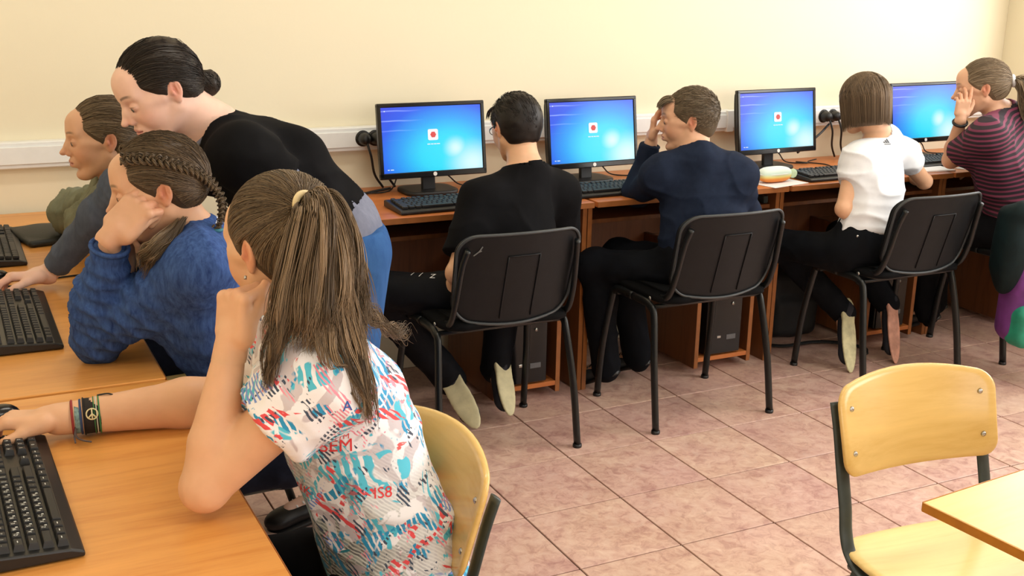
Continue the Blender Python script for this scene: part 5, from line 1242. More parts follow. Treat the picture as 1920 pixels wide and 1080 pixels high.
for s_, px, size, m_ in (('ISEM', (0.4953, 1.5800, 0.8496), .030, M_redp), ('IS8', (0.5772, 1.6000, 0.7567), .026, M_redp), ('ISEM', (0.6862, 1.6600, 0.6520), .030, M_redp), ('A', (0.5074, 1.5600, 0.9312), .022, M_bluep), ('TTM', (0.5059, 1.5800, 0.8655), .014, M_redp), ('NIK', (0.4464, 1.6000, 0.7640), .020, M_redp)):
    print_on((sv, sq), m_, s_, size, px, vr, A3((.05, .25, 1)), shirt)
# bracelets
S_, E_, W2 = P.arms['R'][:3]; ax_ = W2-E_; w0 = E_*.17+W2*.83
def wristband(c, ax_, r_, wid, mat, name, sq_=.92):
    a = nrm(ax_); up_ = A3((0, 0, 1)); y = nrm(np.cross(a, up_)); z = np.cross(y, a); V, Fc = [], []; n = 32
    for i in range(n):
        th = 2*math.pi*i/n
        for (rr_, u) in ((r_, -wid/2), (r_+.0016, -wid/2*.8), (r_+.0016, wid/2*.8), (r_, wid/2)): V.append(tuple(c+a*u+y*math.cos(th)*rr_+z*math.sin(th)*rr_*sq_))
    for i in range(n):
        for k in range(3): Fc.append((i*4+k, i*4+k+1, ((i+1) % n)*4+k+1, ((i+1) % n)*4+k))
    return obj(name, (V, Fc), mat, None, True)
rw = .0325
t = tag(wristband(w0, ax_, rw, .030, flat('dark_woven_band', (30, 22, 20), .8), 'bracelet'), 'wide dark woven bracelet with a pale round symbol on the nearest girl\'s wrist', 'bracelet')
yv = nrm(np.cross(nrm(ax_), A3((0, 0, 1)))); yv = yv if yv[1] < 0 else -yv; cdir = nrm(yv+A3((0, 0, .45))); cc = w0+cdir*(rw+.0028); a_ = nrm(ax_); zz = np.cross(a_, cdir)
circ = [tuple(cc+a_*math.cos(k/20*6.283)*.0095+zz*math.sin(k/20*6.283)*.0095-cdir*.0012*abs(math.sin(k/20*6.283))) for k in range(21)]
obj('band_symbol', join(tube(circ, .0013, 6), tube([tuple(cc-zz*.009), tuple(cc+zz*.009)], .0013, 6), tube([tuple(cc), tuple(cc+a_*.006-zz*.006)], .0013, 6), tube([tuple(cc), tuple(cc-a_*.006-zz*.006)], .0013, 6)), flat('cream_thread', (225, 215, 170), .8), t, True)
for k, (u, r2, col) in enumerate(((-.0125, .0024, (60, 120, 70)), (-.008, .0016, (200, 205, 190)), (-.004, .0016, (60, 120, 70)), (.0135, .0022, (24, 20, 20)))):
    obj('woven_thread', ring(w0+a_*u, a_, rw+.0015, r2*.6, squash=.95, xdir=(0, 0, 1)), flat('thread_%d' % k, col, .8), t, True)
obj('loose_tie', tube(bez([tuple(w0-a_*.012+A3((0, .01, rw))), tuple(w0-a_*.03+A3((0, 0, rw+.004))), tuple(w0-a_*.042+A3((0, 0, rw-.003)))], 5), .0016, 5), M_black, t, True)
w1 = E_*.08+W2*.92; rw1 = .0300
t = tag(wristband(w1+a_*-.004, ax_, rw1, .009, flat('teal_white_band', (120, 150, 150), .7, var=.5, scale=160), 'bracelet'), 'narrow teal and white string bracelet with dangling ends beside the wide dark one', 'bracelet')
obj('woven_thread', ring(w1+a_*.004, a_, rw1+.001, .0022, squash=.95, xdir=(0, 0, 1)), flat('thread_red', (150, 50, 50), .8), t, True); obj('woven_thread', ring(w1-a_*.010, a_, rw1+.001, .0022, squash=.95, xdir=(0, 0, 1)), flat('thread_blue', (50, 70, 110), .8), t, True)
dn_ = w1+yv*rw1*.95+A3((0, 0, -.008))
obj('loose_tie', join(tube(bez([tuple(dn_), tuple(dn_+yv*.008+A3((0, 0, -.014))), tuple(dn_+yv*.022-a_*.01+A3((0, 0, -.017))), tuple(dn_+yv*.034-a_*.024+A3((0, 0, -.017)))], 5), .0017, 5), tube(bez([tuple(dn_), tuple(dn_+yv*.008+a_*.003+A3((0, 0, -.014))), tuple(dn_+yv*.030+a_*.002+A3((0, 0, -.017)))], 5), .0015, 5)), flat('thread_mix', (90, 80, 80), .8), t, True)
# hair: high ponytail falling over the back
rs = np.random.RandomState(41); H1 = (.135, .090, .052); HI = (.44, .31, .19)
tieW = A3((0.4777, 1.6600, 1.2151)); tieL = (P.HR@(tieW-P.HO))/P.hs; tieL = tieL/np.linalg.norm(tieL-HAIR_C)*1.; tl = HAIR_C+nrm((P.HR@(tieW-P.HO))/P.hs-HAIR_C)*.118; tieW = P.HL(tl)
h = obj('hair', joinq(scalp(P, (.05, .033, .02), .0035), pulled_strands(P, tl, 1700, (.085, .056, .033), rs, m=12, hi=(.30, .21, .12))), M_hair, P.t, True, world=True)
gd = [[tieW, (0.4633, 1.6000, 1.2183), (0.4476, 1.5850, 1.1592), (0.4269, 1.5750, 1.0996), (0.4104, 1.5650, 1.0640), (0.4024, 1.5600, 1.0341)],
      [tieW, (0.4794, 1.6000, 1.2234), (0.4665, 1.5750, 1.1757), (0.4480, 1.5600, 1.1013), (0.4375, 1.5550, 1.0636), (0.4318, 1.5500, 1.0293)],
      [tieW, (0.4908, 1.6100, 1.2302), (0.4866, 1.5800, 1.1808), (0.4761, 1.5600, 1.1063), (0.4694, 1.5500, 1.0612), (0.4639, 1.5400, 1.0322)],
      [tieW, (0.4988, 1.6200, 1.2309), (0.5109, 1.6000, 1.1824), (0.5110, 1.5750, 1.1068), (0.5074, 1.5600, 1.0536), (0.5058, 1.5450, 1.0169)],
      [tieW, (0.5035, 1.6300, 1.2287), (0.5226, 1.6100, 1.1874), (0.5311, 1.5900, 1.1173), (0.5352, 1.5750, 1.0710), (0.5401, 1.5600, 1.0160)]]
pt = joinq(bundle(gd, [.008, .020, .026, .028, .026, .020, .012], 3000, rs, H1, HI, r=.0007, wave=.008, wfreq=3.0, m=24, tipspread=.008, var=.5, endmin=.7),
   bundle([[(0.5088, 1.5900, 1.1605), (0.5156, 1.5700, 1.0911), (0.5226, 1.5500, 1.0298), (0.5329, 1.5300, 0.9677), (0.5438, 1.5350, 0.8888)], [(0.4957, 1.5800, 1.1559), (0.5038, 1.5600, 1.0788), (0.5082, 1.5400, 1.0181), (0.5195, 1.5250, 0.9672), (0.5321, 1.5300, 0.9125)]], [.014, .020, .018, .012, .005], 800, rs, H1, HI, r=.0007, wave=.006, wfreq=3, m=24, var=.5, endmin=.65),
   bundle([[(0.4354, 1.5800, 1.1456), (0.4146, 1.5700, 1.0782), (0.3967, 1.5600, 1.0267), (0.3849, 1.5600, 0.9627)], [(0.4439, 1.5700, 1.1312), (0.4192, 1.5600, 1.0644), (0.4060, 1.5550, 1.0189), (0.3911, 1.5550, 0.9759)]], [.012, .016, .012, .004], 420, rs, (.10, .066, .038), HI, r=.0007, wave=.005, m=20, endmin=.7),
   bundle([[(0.5174, 1.6000, 1.0996), (0.5583, 1.6100, 1.0628), (0.5957, 1.6300, 1.0268), (0.6374, 1.6500, 1.0007)], [(0.5295, 1.6000, 1.0731), (0.5665, 1.6100, 1.0275), (0.6025, 1.6300, 0.9950), (0.6409, 1.6500, 0.9767)]], [.012, .016, .012, .006], 170, rs, H1, HI, r=.0006, wave=.010, wfreq=3, tipspread=.006),
   bundle([[(0.4585, 1.5450, 1.0720), (0.4547, 1.5300, 1.0406), (0.4556, 1.5200, 1.0112), (0.4601, 1.5150, 0.9999)], [(0.4888, 1.5400, 1.0617), (0.4849, 1.5250, 1.0341), (0.4916, 1.5150, 1.0119), (0.5036, 1.5100, 1.0053)]], [.005, .005, .003], 120, rs, H1, HI, r=.0006, wave=.003))
obj('ponytail', pt, M_hair, h, True, world=True)
obj('hair_tie', ring(tieW, A3((0.4937, 1.6200, 1.2241))-tieW, .017, .0055, xdir=(0, 0, 1)), flat('cream_elastic', (226, 206, 160), .5), h, True, world=True)
fl = []
for i in range(90):
    a = P.HL((.07-.1*rs.rand(), .03+.05*rs.rand(), .075-.03*rs.rand())); d_ = rs.randn(3)*.012; fl.append([a, a+d_+A3((0, 0, .006)), a+d_*2+A3((0, 0, .006))+rs.randn(3)*.005])
obj('earring', tube([P.HL((-.008, .089, -.036)), P.HL((-.008, .091, -.042))], .0022, 8), M_chrome, P.t, True, world=True)

# ------------------------------------------------------------------ boy in black t-shirt, seen from behind
P = B1 = Person('boy in a black t-shirt with short black hair and glasses, seen from behind', (1.60, 3.30, 0), 'warm', (.55, .24, .20), (.03, .02, .015))
P.set_head((1.7246, 3.4300, 1.0543), (-.06, .95, -.30), (-.02, .2, 1), .93)
P.set_torso((1.62, 3.30, .535), (1.6714, 3.3000, 0.7178), (1.7263, 3.3400, 0.9125), (1.5623, 3.3200, 0.8434), (1.8589, 3.3800, 0.8374), (1.53, 3.33, .505), (1.71, 3.33, .505), .92, 1.0)
P.neck = A3((1.7242, 3.3600, 0.9272)); P.add_neck(.050)
P.arm('L', (1.5510, 3.3200, 0.8337), (1.4305, 3.2400, 0.6256), (1.5492, 3.4000, 0.4844), .92); P.arm('R', (1.8718, 3.3800, 0.8254), (1.9181, 3.4200, 0.6135), (1.8734, 3.5600, 0.5855), .92)
P.hand('L', (1.5492, 3.4000, 0.4844), (.6, .7, -.3), (-.2, .2, .9), (30, 35, 40, 45), sc_=.9); P.hand('R', (1.8734, 3.5600, 0.5855), (-.6, .7, 0), (0, .2, .9), (30, 35, 40, 45), sc_=.9)
P.leg('L', (1.53, 3.32, .515), (1.24, 3.50, .52), (1.55, 3.56, .14), (1.575, 3.44, .045), .92, (.35, .85, -.3)); P.leg('R', (1.71, 3.32, .515), (1.80, 3.62, .52), (1.74, 3.58, .16), (1.71, 3.47, .06), .92, (-.25, .9, -.3))
report(P, 'b1'); P.build_body(.008)
sl, cl = sleeve(P, 'L', .78, .010); sr_, cr_ = sleeve(P, 'R', .78, .010)
P.garment('t_shirt', list(sl)+list(sr_)+cl+cr_+list(P.torso), M_blackcloth, .016, .007, .006, (9, 9, 11), cuts=[('cap', P.neck, P.HL((0, 0, -.10)), .074, .070, .01, -1)], seed=12)
obj('collar', ring(mid(P.neck, P.HL((-.028, 0, -.07)), -.02), P.HL((-.028, 0, -.05))-P.neck, .069, .009), M_blackcloth, P.t, True, world=True)
tr_, tv, tq = P.garment('trousers', legs_prims(P), cloth('black_tracksuit', (16, 18, 24), (10, 11, 15), .7, (12, 12, 12)), .014, .008, .006, (12, 12, 12))
for k_, (px, sc_, rot) in enumerate((((1.3660, 3.4500, 0.5525), .030, 0), ((1.3826, 3.4200, 0.5621), .034, 0), ((1.4081, 3.3800, 0.5677), .030, 0))):
    print_on((tv, tq), flat('white_print', (225, 225, 228), .7, var=.03), '/' if k_ == 0 else ('/' if k_ == 1 else 'Z'), sc_, px, (.75, -.5, -.1), (.3, .5, .55), tr_, 'lettering')
M_cream = flat('cream_rubber_sole', (206, 198, 160), .7, bump=.3); M_dkshoe = flat('black_canvas_shoe', (22, 24, 34), .8, bump=.3)
shoe(P, 'L', M_dkshoe, M_cream, 'black sneaker with cream rubber sole', None); shoe(P, 'R', M_dkshoe, M_cream, 'black sneaker with cream rubber sole', None)
rs = np.random.RandomState(51)
def short_hair(P, base, hi, rs, n=1500, ln=.022, comb=(-.6, 0, -.35), fringe=0, vox=.004, spike=.012, extra=None, cutz=-.05):
    g = [scalp(P, base, vox, 'short', extra)]
    D = rs.randn(n*3, 3); D /= np.linalg.norm(D, axis=1, keepdims=True); p = HAIR_C+D*surf_r(D)[:, None]
    fc = ((p[:, 0]-.100)/.094)**2+((p[:, 1])/.14)**2+((p[:, 2]+.030)/.098)**2; nk = ((p[:, 0]-.004)/.036)**2+((p[:, 2]+.075)/.068)**2
    ear = ((p[:, 0]+.012)/.02)**2+((p[:, 2]+.004)/.03)**2
    ok = (fc > 1) & (nk > 1) & (p[:, 2] > cutz) & ((ear > 1) | (np.abs(p[:, 1]) < .06)); p = p[ok][:n]; D = D[ok][:n]; m = 7
    cb = A3(comb)[None]*np.array([1, 1, 1])+rs.randn(len(p), 3)*.14; cb = cb-D*np.sum(cb*D, 1, keepdims=True); cb /= np.linalg.norm(cb, axis=1, keepdims=True)+1e-9
    L_ = ln*(.6+.8*rs.rand(len(p), 1))*(.45+.75*np.clip((p[:, 2:3]+.05)/.12, 0, 1)); t_ = np.linspace(0, 1, m)[None, :, None]
    paths = p[:, None]-D[:, None]*.002+cb[:, None]*L_[:, None]*t_+D[:, None]*(np.sin(t_*2.4)*spike*(.4+.6*rs.rand(len(p), 1, 1)))*np.clip((p[:, None, 2:3]+.06)/.12, .15, 1)
    W_ = P.HO+(paths*P.hs)@P.HR; g.append(strand_mesh(W_, np.full(len(p), .0009), strand_cols(len(p), base, rs, .45, hi)))
    if fringe:
        k = fringe; y = (rs.rand(k)-.5)*.11; a = np.stack([.050+.02*rs.rand(k), y, .095-.01*rs.rand(k)-y*y*4], 1); e = np.stack([.103+.010*rs.rand(k), y*1.05, .052+.014*rs.rand(k)-y*y*3], 1); c_ = (a+e)/2+A3((.010, 0, .016))
        pth = a[:, None]*(1-t_)**2+2*c_[:, None]*t_*(1-t_)+e[:, None]*t_**2; g.append(strand_mesh(P.HO+(pth*P.hs)@P.HR, np.full(k, .0015), strand_cols(k, base, rs, .4, hi)))
    return obj('hair', joinq(*g), M_hair, P.t, True, world=True)
short_hair(P, (.010, .007, .006), (.028, .020, .015), rs, 2200, .022, (-.7, 0, -.5), 90, spike=.004)
gl = []
for s_ in (-1, 1):
    gl.append(tube([P.HL((.098, s_*.033+.020*math.cos(a), .004+.015*math.sin(a))) for a in np.linspace(0, 2*math.pi, 17)], .0014, 5)); gl.append(tube([P.HL((.097, s_*.053, .006)), P.HL((.05, s_*.070, .008)), P.HL((-.01, s_*.082, .010))], .0014, 5))
gl.append(tube([P.HL((.099, -.013, .005)), P.HL((.104, 0, .008)), P.HL((.099, .013, .005))], .0014, 5)); obj('glasses', join(*gl), M_black, P.t, True, world=True)

# ------------------------------------------------------------------ boy in dark blue long sleeve, hand at his forehead
P = B2 = Person('boy in a navy long sleeve top, forehead on his hand, light brown hair', (2.40, 3.30, 0), 'tan', (.55, .26, .22), (.15, .10, .06))
P.set_head((2.4255, 3.4400, 1.0506), (-.85, .50, -.10), (0, 0, 1), .95)
P.set_torso((2.42, 3.30, .535), (2.4335, 3.3300, 0.7552), (2.4185, 3.3400, 0.9190), (2.2712, 3.4000, 0.8699), (2.5475, 3.3000, 0.8699), (2.33, 3.33, .505), (2.50, 3.33, .505), .98, 1.05)
P.neck = A3((2.4230, 3.3800, 0.9280)); P.add_neck(.052)
P.arm('L', (2.2811, 3.4000, 0.8558), (2.3329, 3.6000, 0.7578), (2.3541, 3.5600, 0.9559), .92); P.arm('R', (2.5495, 3.2800, 0.8634), (2.6561, 3.3600, 0.7070), (2.6359, 3.5600, 0.7069), .95)
P.hand('L', (2.3536, 3.5600, 0.9638), (.05, -.10, 1), (-.75, .55, .1), (18, 24, 38, 55), (.6, .8), .88); P.hand('R', (2.6359, 3.5600, 0.7069), (-.8, .5, 0), (0, .2, .9), (30, 35, 40, 45), sc_=.9)
P.leg('L', (2.33, 3.33, .515), (2.14, 3.58, .50), (2.20, 3.56, .10), (2.16, 3.66, .045), .92); P.leg('R', (2.50, 3.33, .515), (2.30, 3.66, .50), (2.38, 3.62, .10), (2.33, 3.74, .045), .92)
report(P, 'b2'); P.build_body(.008, .0034)
M_navyk = cloth('navy_knit', (34, 44, 64), (20, 27, 44), .85, (24, 24, 24), .9)
l1, c1 = long_sleeve(P, 'L', .95); l2, c2 = long_sleeve(P, 'R', .95); S_, E_, W2 = P.arms['L'][:3]
P.garment('sweater', list(l1)+list(l2)+c1+c2+list(P.torso), M_navyk, .015, .0065, .008, (10, 10, 13), cuts=[('cap', P.neck, P.HL((0, 0, -.10)), .070, .068, .01, -1)], seed=17, stretch=[(P.SR*.6+P.pelvis*.4, P.up, .12, .006, 55)])
obj('collar', ring(mid(P.neck, P.HL((-.028, 0, -.07)), -.05), P.HL((-.028, 0, -.05))-P.neck, .067, .007), M_navyk, P.t, True, world=True)
obj('cuff', ring(E_*.07+W2*.93, W2-E_, .033, .005), M_navyk, P.t, True, world=True)
P.garment('trousers', legs_prims(P), cloth('black_trousers', (15, 18, 24), (9, 11, 15), .85, (12, 12, 12)), .014, .008, .006, (12, 12, 12))
M_dkgrey = flat('dark_grey_shoe', (40, 46, 50), .6, bump=.3); shoe(P, 'L', M_dkgrey, M_black, None, False); shoe(P, 'R', M_dkgrey, M_black, None, False)
rs = np.random.RandomState(61); short_hair(P, (.10, .072, .043), (.30, .22, .14), rs, 3400, .020, (.8, .15, .05), 190, spike=.005)

# ------------------------------------------------------------------ bob-haired girl in white t-shirt, from behind
P = G4 = Person('girl in a white t-shirt with chin length brown bob, seen from behind', (3.28, 3.30, 0), 'warm', (.55, .26, .22), (.08, .055, .035))
P.set_head((3.2402, 3.4300, 1.0782), (.02, .97, -.20), (0, .15, 1), .92)
P.set_torso((3.20, 3.28, .55), (3.2405, 3.3200, 0.7830), (3.3162, 3.3800, 0.9438), (3.1843, 3.3600, 0.8906), (3.4392, 3.4000, 0.8882), (3.12, 3.32, .515), (3.28, 3.32, .515), .86, 1.)
P.neck = A3((3.2955, 3.3800, 0.9532)); P.add_neck(.043)
P.arm('L', (3.1608, 3.3500, 0.8768), (3.0861, 3.3100, 0.6969), (3.3705, 3.5400, 0.7585), .84); P.arm('R', (3.4561, 3.4000, 0.8701), (3.6499, 3.4600, 0.7435), (3.7364, 3.6800, 0.7589), .84)
P.hand('L', (3.3699, 3.5400, 0.7629), (.1, 1, .0), (-.1, 0, 1), (25, 25, 30, 30), sc_=.82); P.hand('R', (3.7357, 3.6800, 0.7636), (-.2, 1, 0), (.1, 0, 1), (25, 25, 30, 30), sc_=.82)
P.leg('L', (3.12, 3.32, .52), (3.02, 3.62, .50), (3.31, 3.50, .21), (3.25, 3.40, .05), .84, (.0, .95, -.3)); P.leg('R', (3.28, 3.32, .52), (3.40, 3.64, .50), (3.55, 3.50, .22), (3.50, 3.41, .055), .84, (-.15, .95, -.3))
report(P, 'g4'); P.build_body(.008)
M_whitec = cloth('white_cotton_shirt', (236, 238, 240), (222, 224, 230), .85, (8, 8, 8))
sl, cl = sleeve(P, 'L', .46, .0); sr_, cr_ = sleeve(P, 'R', .36, .0)
hem = [('box', P.pelvis+P.up*.045-P.up*.15, A3((.25, .25, .15)), frame((1, 0, 0), P.up), .004, .004, -1)]
shirt2, v2_, q2_ = P.garment('t_shirt', list(sl)+list(sr_)+cl+cr_+list(P.torso), M_whitec, .013, .006, .008, (10, 10, 14), cuts=hem+[('cap', P.neck, P.HL((0, 0, -.10)), .057, .056, .01, -1)], seed=22, stretch=[(P.pelvis*.7+P.chest*.3, P.up, .12, .007, 70)])
tri = []
for k, (x, hh) in enumerate(((-.011, .006), (-.003, .012), (.005, .018))): tri.append(([(x, 0, 0), (x+.0062, 0, 0), (x+.0005, hh, 0), (x-.0045, hh*.72, 0)], [(0, 1, 2, 3)]))
tri.append(([(-.013, -.006, 0), (.014, -.006, 0), (.014, -.003, 0), (-.013, -.003, 0)], [(0, 1, 2, 3)]))
print_on((v2_, q2_), flat('dark_grey_print', (70, 76, 84), .7), join(*tri), 1, (3.2641, 3.3000, 0.9451), (.968, -.25, 0), (0, .2, 1), shirt2, 'shirt_emblem')
P.garment('trousers', legs_prims(P), cloth('black_denim', (16, 19, 24), (10, 12, 16), .85, (12, 12, 12)), .013, .008, .005, (12, 12, 12))
obj('pocket_rivet', lathe([(.004, -.002), (.005, .002)], 10, (3.0560, 3.1900, 0.6182), 'y'), M_chrome, P.t, True, world=True)
M_solep = flat('pink_cream_sole', (212, 158, 138), .7, bump=.35, var=.3, scale=22); shoe(P, 'L', M_dkshoe, flat('worn_cream_sole', (196, 190, 150), .7, bump=.4, var=.25, scale=30), 'black canvas sneaker with worn cream sole', None); shoe(P, 'R', M_dkshoe, M_solep, 'black canvas sneaker with pinkish sole', None)
RMAP[0] = None; rs = np.random.RandomState(71); n = 2600; BB = (.12, .082, .050)
part = rs.rand(n); yy = (rs.rand(n)-.5)*.012; D0 = np.stack([.085-.19*part, np.where(rs.rand(n) < .5, 1, -1)*(.002+.01*rs.rand(n)), .10-0*part], 1)-HAIR_C; D0 /= np.linalg.norm(D0, axis=1, keepdims=True)
az = (rs.rand(n)*2-1)*math.pi*.80+math.pi; D1 = np.stack([np.cos(az), np.sin(az), np.full(n, -.10)], 1)
D0[:, 1] = np.abs(D0[:, 1])*np.sign(D1[:, 1]); D1 /= np.linalg.norm(D1, axis=1, keepdims=True)
L = slerp_paths(D0, D1, 10, (.004+.010*rs.rand(n))[:, None]*np.ones((1, 10))); end = L[:, -1]; bot = -.080-.026*rs.rand(n)-.010*D1[:, 0]
tail = np.stack([end*(1-t_)+np.stack([end[:, 0]*.93, end[:, 1]*.94, bot], 1)*t_ for t_ in np.linspace(.15, 1, 7)], 1); Lp = np.concatenate([L, tail], 1)
ex = Prims(); ex.ell((-.022, 0, .0), (.100, .086, .125), k=.03); ex.ell((.100, 0, -.03), (.10, .060, .12), k=.01, op=-1); ex.box((0, 0, -.168), (.2, .2, .075), r=.003, k=.004, op=-1)
b0 = Prims(); b0.ell(HAIR_C, HAIR_R*1.02, k=.01); bobp = Prims(list(b0)+list(ex)).place(P.HR, P.HO, P.hs); v, q = mesh_field(bobp, (-.17, -.13, -.20), (.14, .13, .16), .004, R=P.HR, O=P.HO)
Ls = (v-P.HO)@P.HR.T; cc_ = A3(BB)[None]*(.8+.3*(vnoise(Ls, (140, 140, 14), 2)*.5+.5))[:, None]
obj('hair', joinq((v, q, cc_), strand_mesh(P.HO+(Lp*P.hs)@P.HR, np.full(n, .0009), strand_cols(n, BB, rs, .4, (.32, .22, .13)))), M_hair, P.t, True, world=True)

# ------------------------------------------------------------------ woman in striped shirt, cheek on her hand
P = W8 = Person('young woman in a maroon and black striped t-shirt, cheek on her hand, light brown ponytail', (4.05, 3.35, 0), 'tan', (.60, .22, .24), (.16, .11, .07))
P.set_head((3.9536, 3.5000, 1.1182), (-.74, .66, -.20), (-.1, .1, 1), .98)
P.set_torso((4.08, 3.28, .54), (4.0472, 3.4000, 0.7747), (4.0734, 3.4600, 0.9974), (3.8533, 3.3300, 0.9519), (4.2597, 3.6400, 0.9257), (4.0, 3.30, .51), (4.14, 3.42, .51), 1.06, 1.05, .8)
P.neck = A3((4.0335, 3.4700, 1.0158)); P.add_neck(.050)
P.arm('L', (3.8381, 3.3300, 0.9351), (3.8866, 3.5500, 0.8060), (3.8262, 3.4700, 0.9878), .95); P.arm('R', (4.2957, 3.6400, 0.8424), (4.1976, 3.6200, 0.7056), (4.1459, 3.7000, 0.7393), .92)
P.hand('L', (3.8247, 3.4700, 0.9967), (.06, -.02, 1), (-.45, -.85, .2), (12, 24, 36, 45), (.5, .6), .82, spread=.12); P.hand('R', (4.1459, 3.7000, 0.7393), (-1, .1, 0), (0, 0, 1), (25, 25, 30, 30), sc_=.85)
P.leg('L', (4.0, 3.30, .52), (3.86, 3.66, .50), (3.93, 3.62, .10), (3.86, 3.72, .045), .95); P.leg('R', (4.14, 3.42, .52), (4.02, 3.76, .50), (4.10, 3.74, .10), (4.02, 3.86, .045), .95)
report(P, 'w8'); P.build_body(.008, .0034)
def stripemat():
    t = NT('maroon_black_stripes'); v = t.coord('Object', (1, 1, 1), (math.radians(0), math.radians(14), 0)); wv = t.n('ShaderNodeTexWave', bands_direction='Z'); wv.inputs['Scale'].default_value = 16; wv.inputs['Distortion'].default_value = .5; wv.inputs['Detail'].default_value = 1; wv.inputs['Detail Scale'].default_value = .4
    t.l(v, wv.inputs['Vector']); t.l(t.ramp(wv.outputs['Fac'], [(.3, srgb((30, 16, 26))), (.55, srgb((38, 18, 30))), (.7, srgb((112, 44, 70)))]), t.b.inputs['Base Color']); t.b.inputs['Roughness'].default_value = .85; return t.m
sl, cl = sleeve(P, 'L', .68, .012); sr_, cr_ = sleeve(P, 'R', .68, .010)
P.garment('t_shirt', list(sl)+list(sr_)+cl+cr_+list(P.torso), stripemat(), .016, .0065, .008, (10, 10, 12), cuts=[('cap', P.neck, P.HL((0, 0, -.10)), .070, .066, .01, -1)], seed=31)
P.garment('trousers', legs_prims(P), M_blackcloth, .014, .009, .005); shoe(P, 'L', M_black, M_black, None, False); shoe(P, 'R', M_black, M_black, None, False)
S_, E_, W2 = P.arms['L'][:3]; obj('wristband', ring(E_*.05+W2*.95, W2-E_, .027, .006), M_black, P.t, True, world=True)
rs = np.random.RandomState(81); H8 = (.20, .145, .088); T8 = A3((-.125, 0, .012))
h = obj('hair', joinq(scalp(P, (.15, .105, .062), .004), pulled_strands(P, T8, 900, (.19, .135, .082), rs, hi=(.46, .36, .24))), M_hair, P.t, True, world=True)
g0 = P.HL((-.13, 0, .010)); obj('ponytail', bundle([[g0, P.HL((-.175, -.01, .0)), P.HL((-.20, -.01, -.06)), P.HL((-.215, -.01, -.14)), P.HL((-.23, -.01, -.23))], [g0, P.HL((-.165, .02, -.01)), P.HL((-.175, .02, -.07)), P.HL((-.185, .02, -.14)), P.HL((-.20, .01, -.22))]], [.014, .032, .038, .032, .012], 1100, rs, H8, (.50, .38, .25), r=.0012, wave=.008, tipspread=.01), M_hair, h, True, world=True)
obj('hair_tie', ring(P.HL((-.130, 0, .008)), P.HR[0], .019, .009), flat('white_elastic', (225, 228, 230), .5), h, True, world=True)

# ================================================================== MICE, BAGS, SMALL THINGS
make_mouse('black computer mouse under the nearest girl\'s hand, left edge', (.030, 2.145, .7505), math.radians(96))
make_mouse('black computer mouse under the standing teacher\'s hand', (.075, 3.16, .7505), math.radians(95))
cable('black mouse cable crossing the desk behind the blue top girl\'s forearm', [(.06, 3.15, .753), (.14, 3.11, .753), (.22, 3.15, .753), (.30, 3.165, .753), (.352, 3.165, .753)], .0025)
def soft_case():
    t = thing('soft_case', 'flat black case lying in front of the far girl in the olive jacket', 'case', (.26, 3.66, .7505), math.radians(12))
    p = Prims(); p.box((0, 0, .011), (.085, .115, .010), r=.008, k=.01); p.ell((0, .0, .018), (.07, .09, .012), k=.02); v, q = mesh_field(p, (-.1, -.13, -.005), (.1, .13, .05), .005)
    obj('case_body', (v, q), flat('black_green_nylon', (26, 30, 26), .55, bump=.3), t, True); obj('zipper', tube([(.086, y, .012) for y in np.linspace(-.10, .10, 8)], .0018, 6), M_black, t, True)
soft_case()
# dark bag on the floor with a strap
def floor_bag():
    t = thing('school_bag', 'black school bag on the floor between the second and third black chairs', 'bag', (3.32, 3.88, 0), math.radians(-6))
    p = Prims(); p.box((0, 0, .15), (.13, .09, .15), r=.05, k=.05); p.box((0, -.08, .10), (.10, .03, .08), r=.025, k=.04); v, q = mesh_field(p, (-.17, -.14, -.01), (.17, .14, .33), .008)
    v = v+vnormals(v, q)*(vnoise(v, (14, 14, 14))*.006)[:, None]; v[:, 2] = np.maximum(v[:, 2], 0)
    mb = flat('black_nylon', (20, 22, 24), .7, bump=.4); obj('bag_body', (v, q), mb, t, True)
    obj('handle', tube(bez([(-.04, 0, .295), (-.035, 0, .335), (.035, 0, .335), (.04, 0, .295)], 5), .008, 8), mb, t, True)
    obj('strap', tube(bez([(-.12, -.05, .05), (-.2, -.12, .012), (-.12, -.2, .012), (.02, -.19, .012), (.12, -.22, .012), (.2, -.32, .012), (.16, -.40, .012)], 6), .010, 8, .4), mb, t, True)
floor_bag()
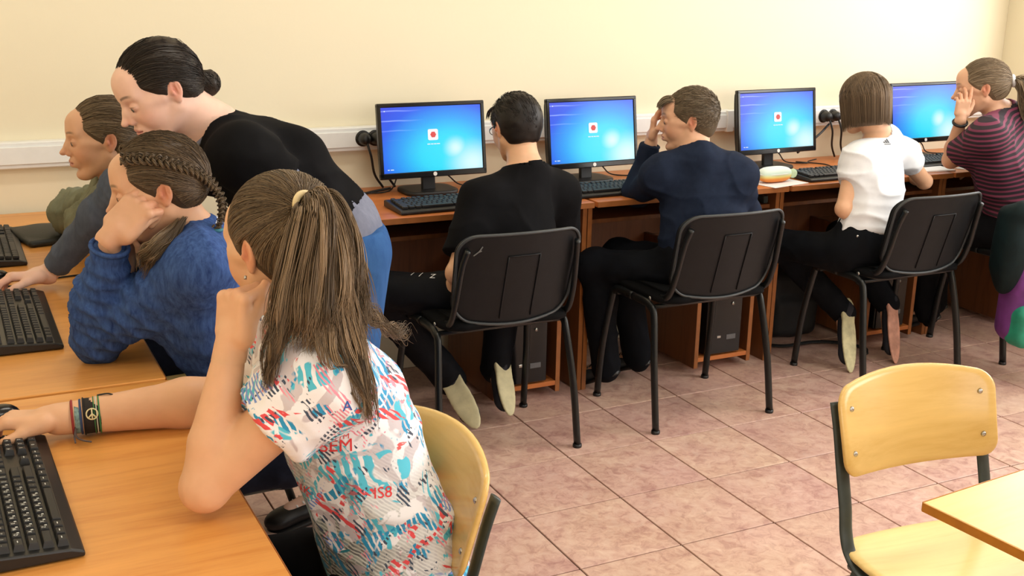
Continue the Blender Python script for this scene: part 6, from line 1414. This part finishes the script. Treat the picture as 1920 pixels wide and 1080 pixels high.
# jacket over the last chair and colourful bag hanging below it
def jacket():
    t = thing('jacket', 'dark teal black jacket hung over the backrest of the striped shirt woman\'s chair', 'jacket', (3.86, 3.04, .60))
    p = Prims(); p.box((0, -.03, -.01), (.235, .045, .13), r=.03, k=.05); p.ell((-.20, -.03, -.06), (.05, .06, .16), k=.05); p.ell((.20, -.03, -.06), (.05, .06, .16), k=.05); p.cap((-.17, -.06, .10), (.17, -.06, .10), .035, .035, k=.04)
    v, q = mesh_field(p, (-.3, -.14, -.28), (.3, .08, .28), .007); v = v+vnormals(v, q)*(vnoise(v, (16, 16, 6), 5)*.012)[:, None]
    obj('jacket_body', (v, q), cloth('teal_black_nylon', (18, 34, 36), (10, 18, 20), .6, (10, 10, 10)), t, True)
    mt = flat('mint_piping', (60, 150, 120), .6)
    obj('piping', tube(bez([(-.20, -.085, .02), (-.215, -.09, -.05), (-.21, -.088, -.12)], 5), .0045, 6), mt, t, True)
jacket()
def bag():
    t = thing('backpack', 'purple backpack with a green lower pocket and yellow patch, at the right edge', 'bag', (3.83, 2.99, .16), math.radians(-8))
    p = Prims(); p.box((0, .0, .20), (.15, .07, .19), r=.06, k=.05); v, q = mesh_field(p, (-.2, -.12, -.02), (.2, .12, .42), .008); v = v+vnormals(v, q)*(vnoise(v, (12, 12, 12), 2)*.006)[:, None]
    obj('bag_body', (v, q), flat('purple_nylon', (98, 40, 112), .7, bump=.4, var=.25, scale=20), t, True)
    p = Prims(); p.box((0, -.05, .09), (.145, .06, .085), r=.045, k=.04); v, q = mesh_field(p, (-.18, -.14, -.02), (.18, .03, .2), .007); v = v+vnormals(v, q)*(vnoise(v, (18, 18, 18), 7)*.006)[:, None]
    obj('pocket', (v, q), flat('sea_green_nylon', (30, 140, 112), .6, bump=.4, var=.25, scale=20), t, True, ).__setitem__('label', 'sea green lower pocket')
    p = Prims(); p.ell((-.07, -.095, .17), (.035, .022, .035), k=.02); v, q = mesh_field(p, (-.12, -.13, .12), (-.02, -.06, .22), .006)
    obj('patch', (v, q), flat('yellow_rubber', (220, 210, 50), .6), t, True)['label'] = 'yellow patch'
    obj('strap', tube(bez([(-.05, 0, .38), (-.03, .02, .46), (.03, .02, .46), (.05, 0, .38)], 5), .009, 8, .4), M_black, t, True)
bag()
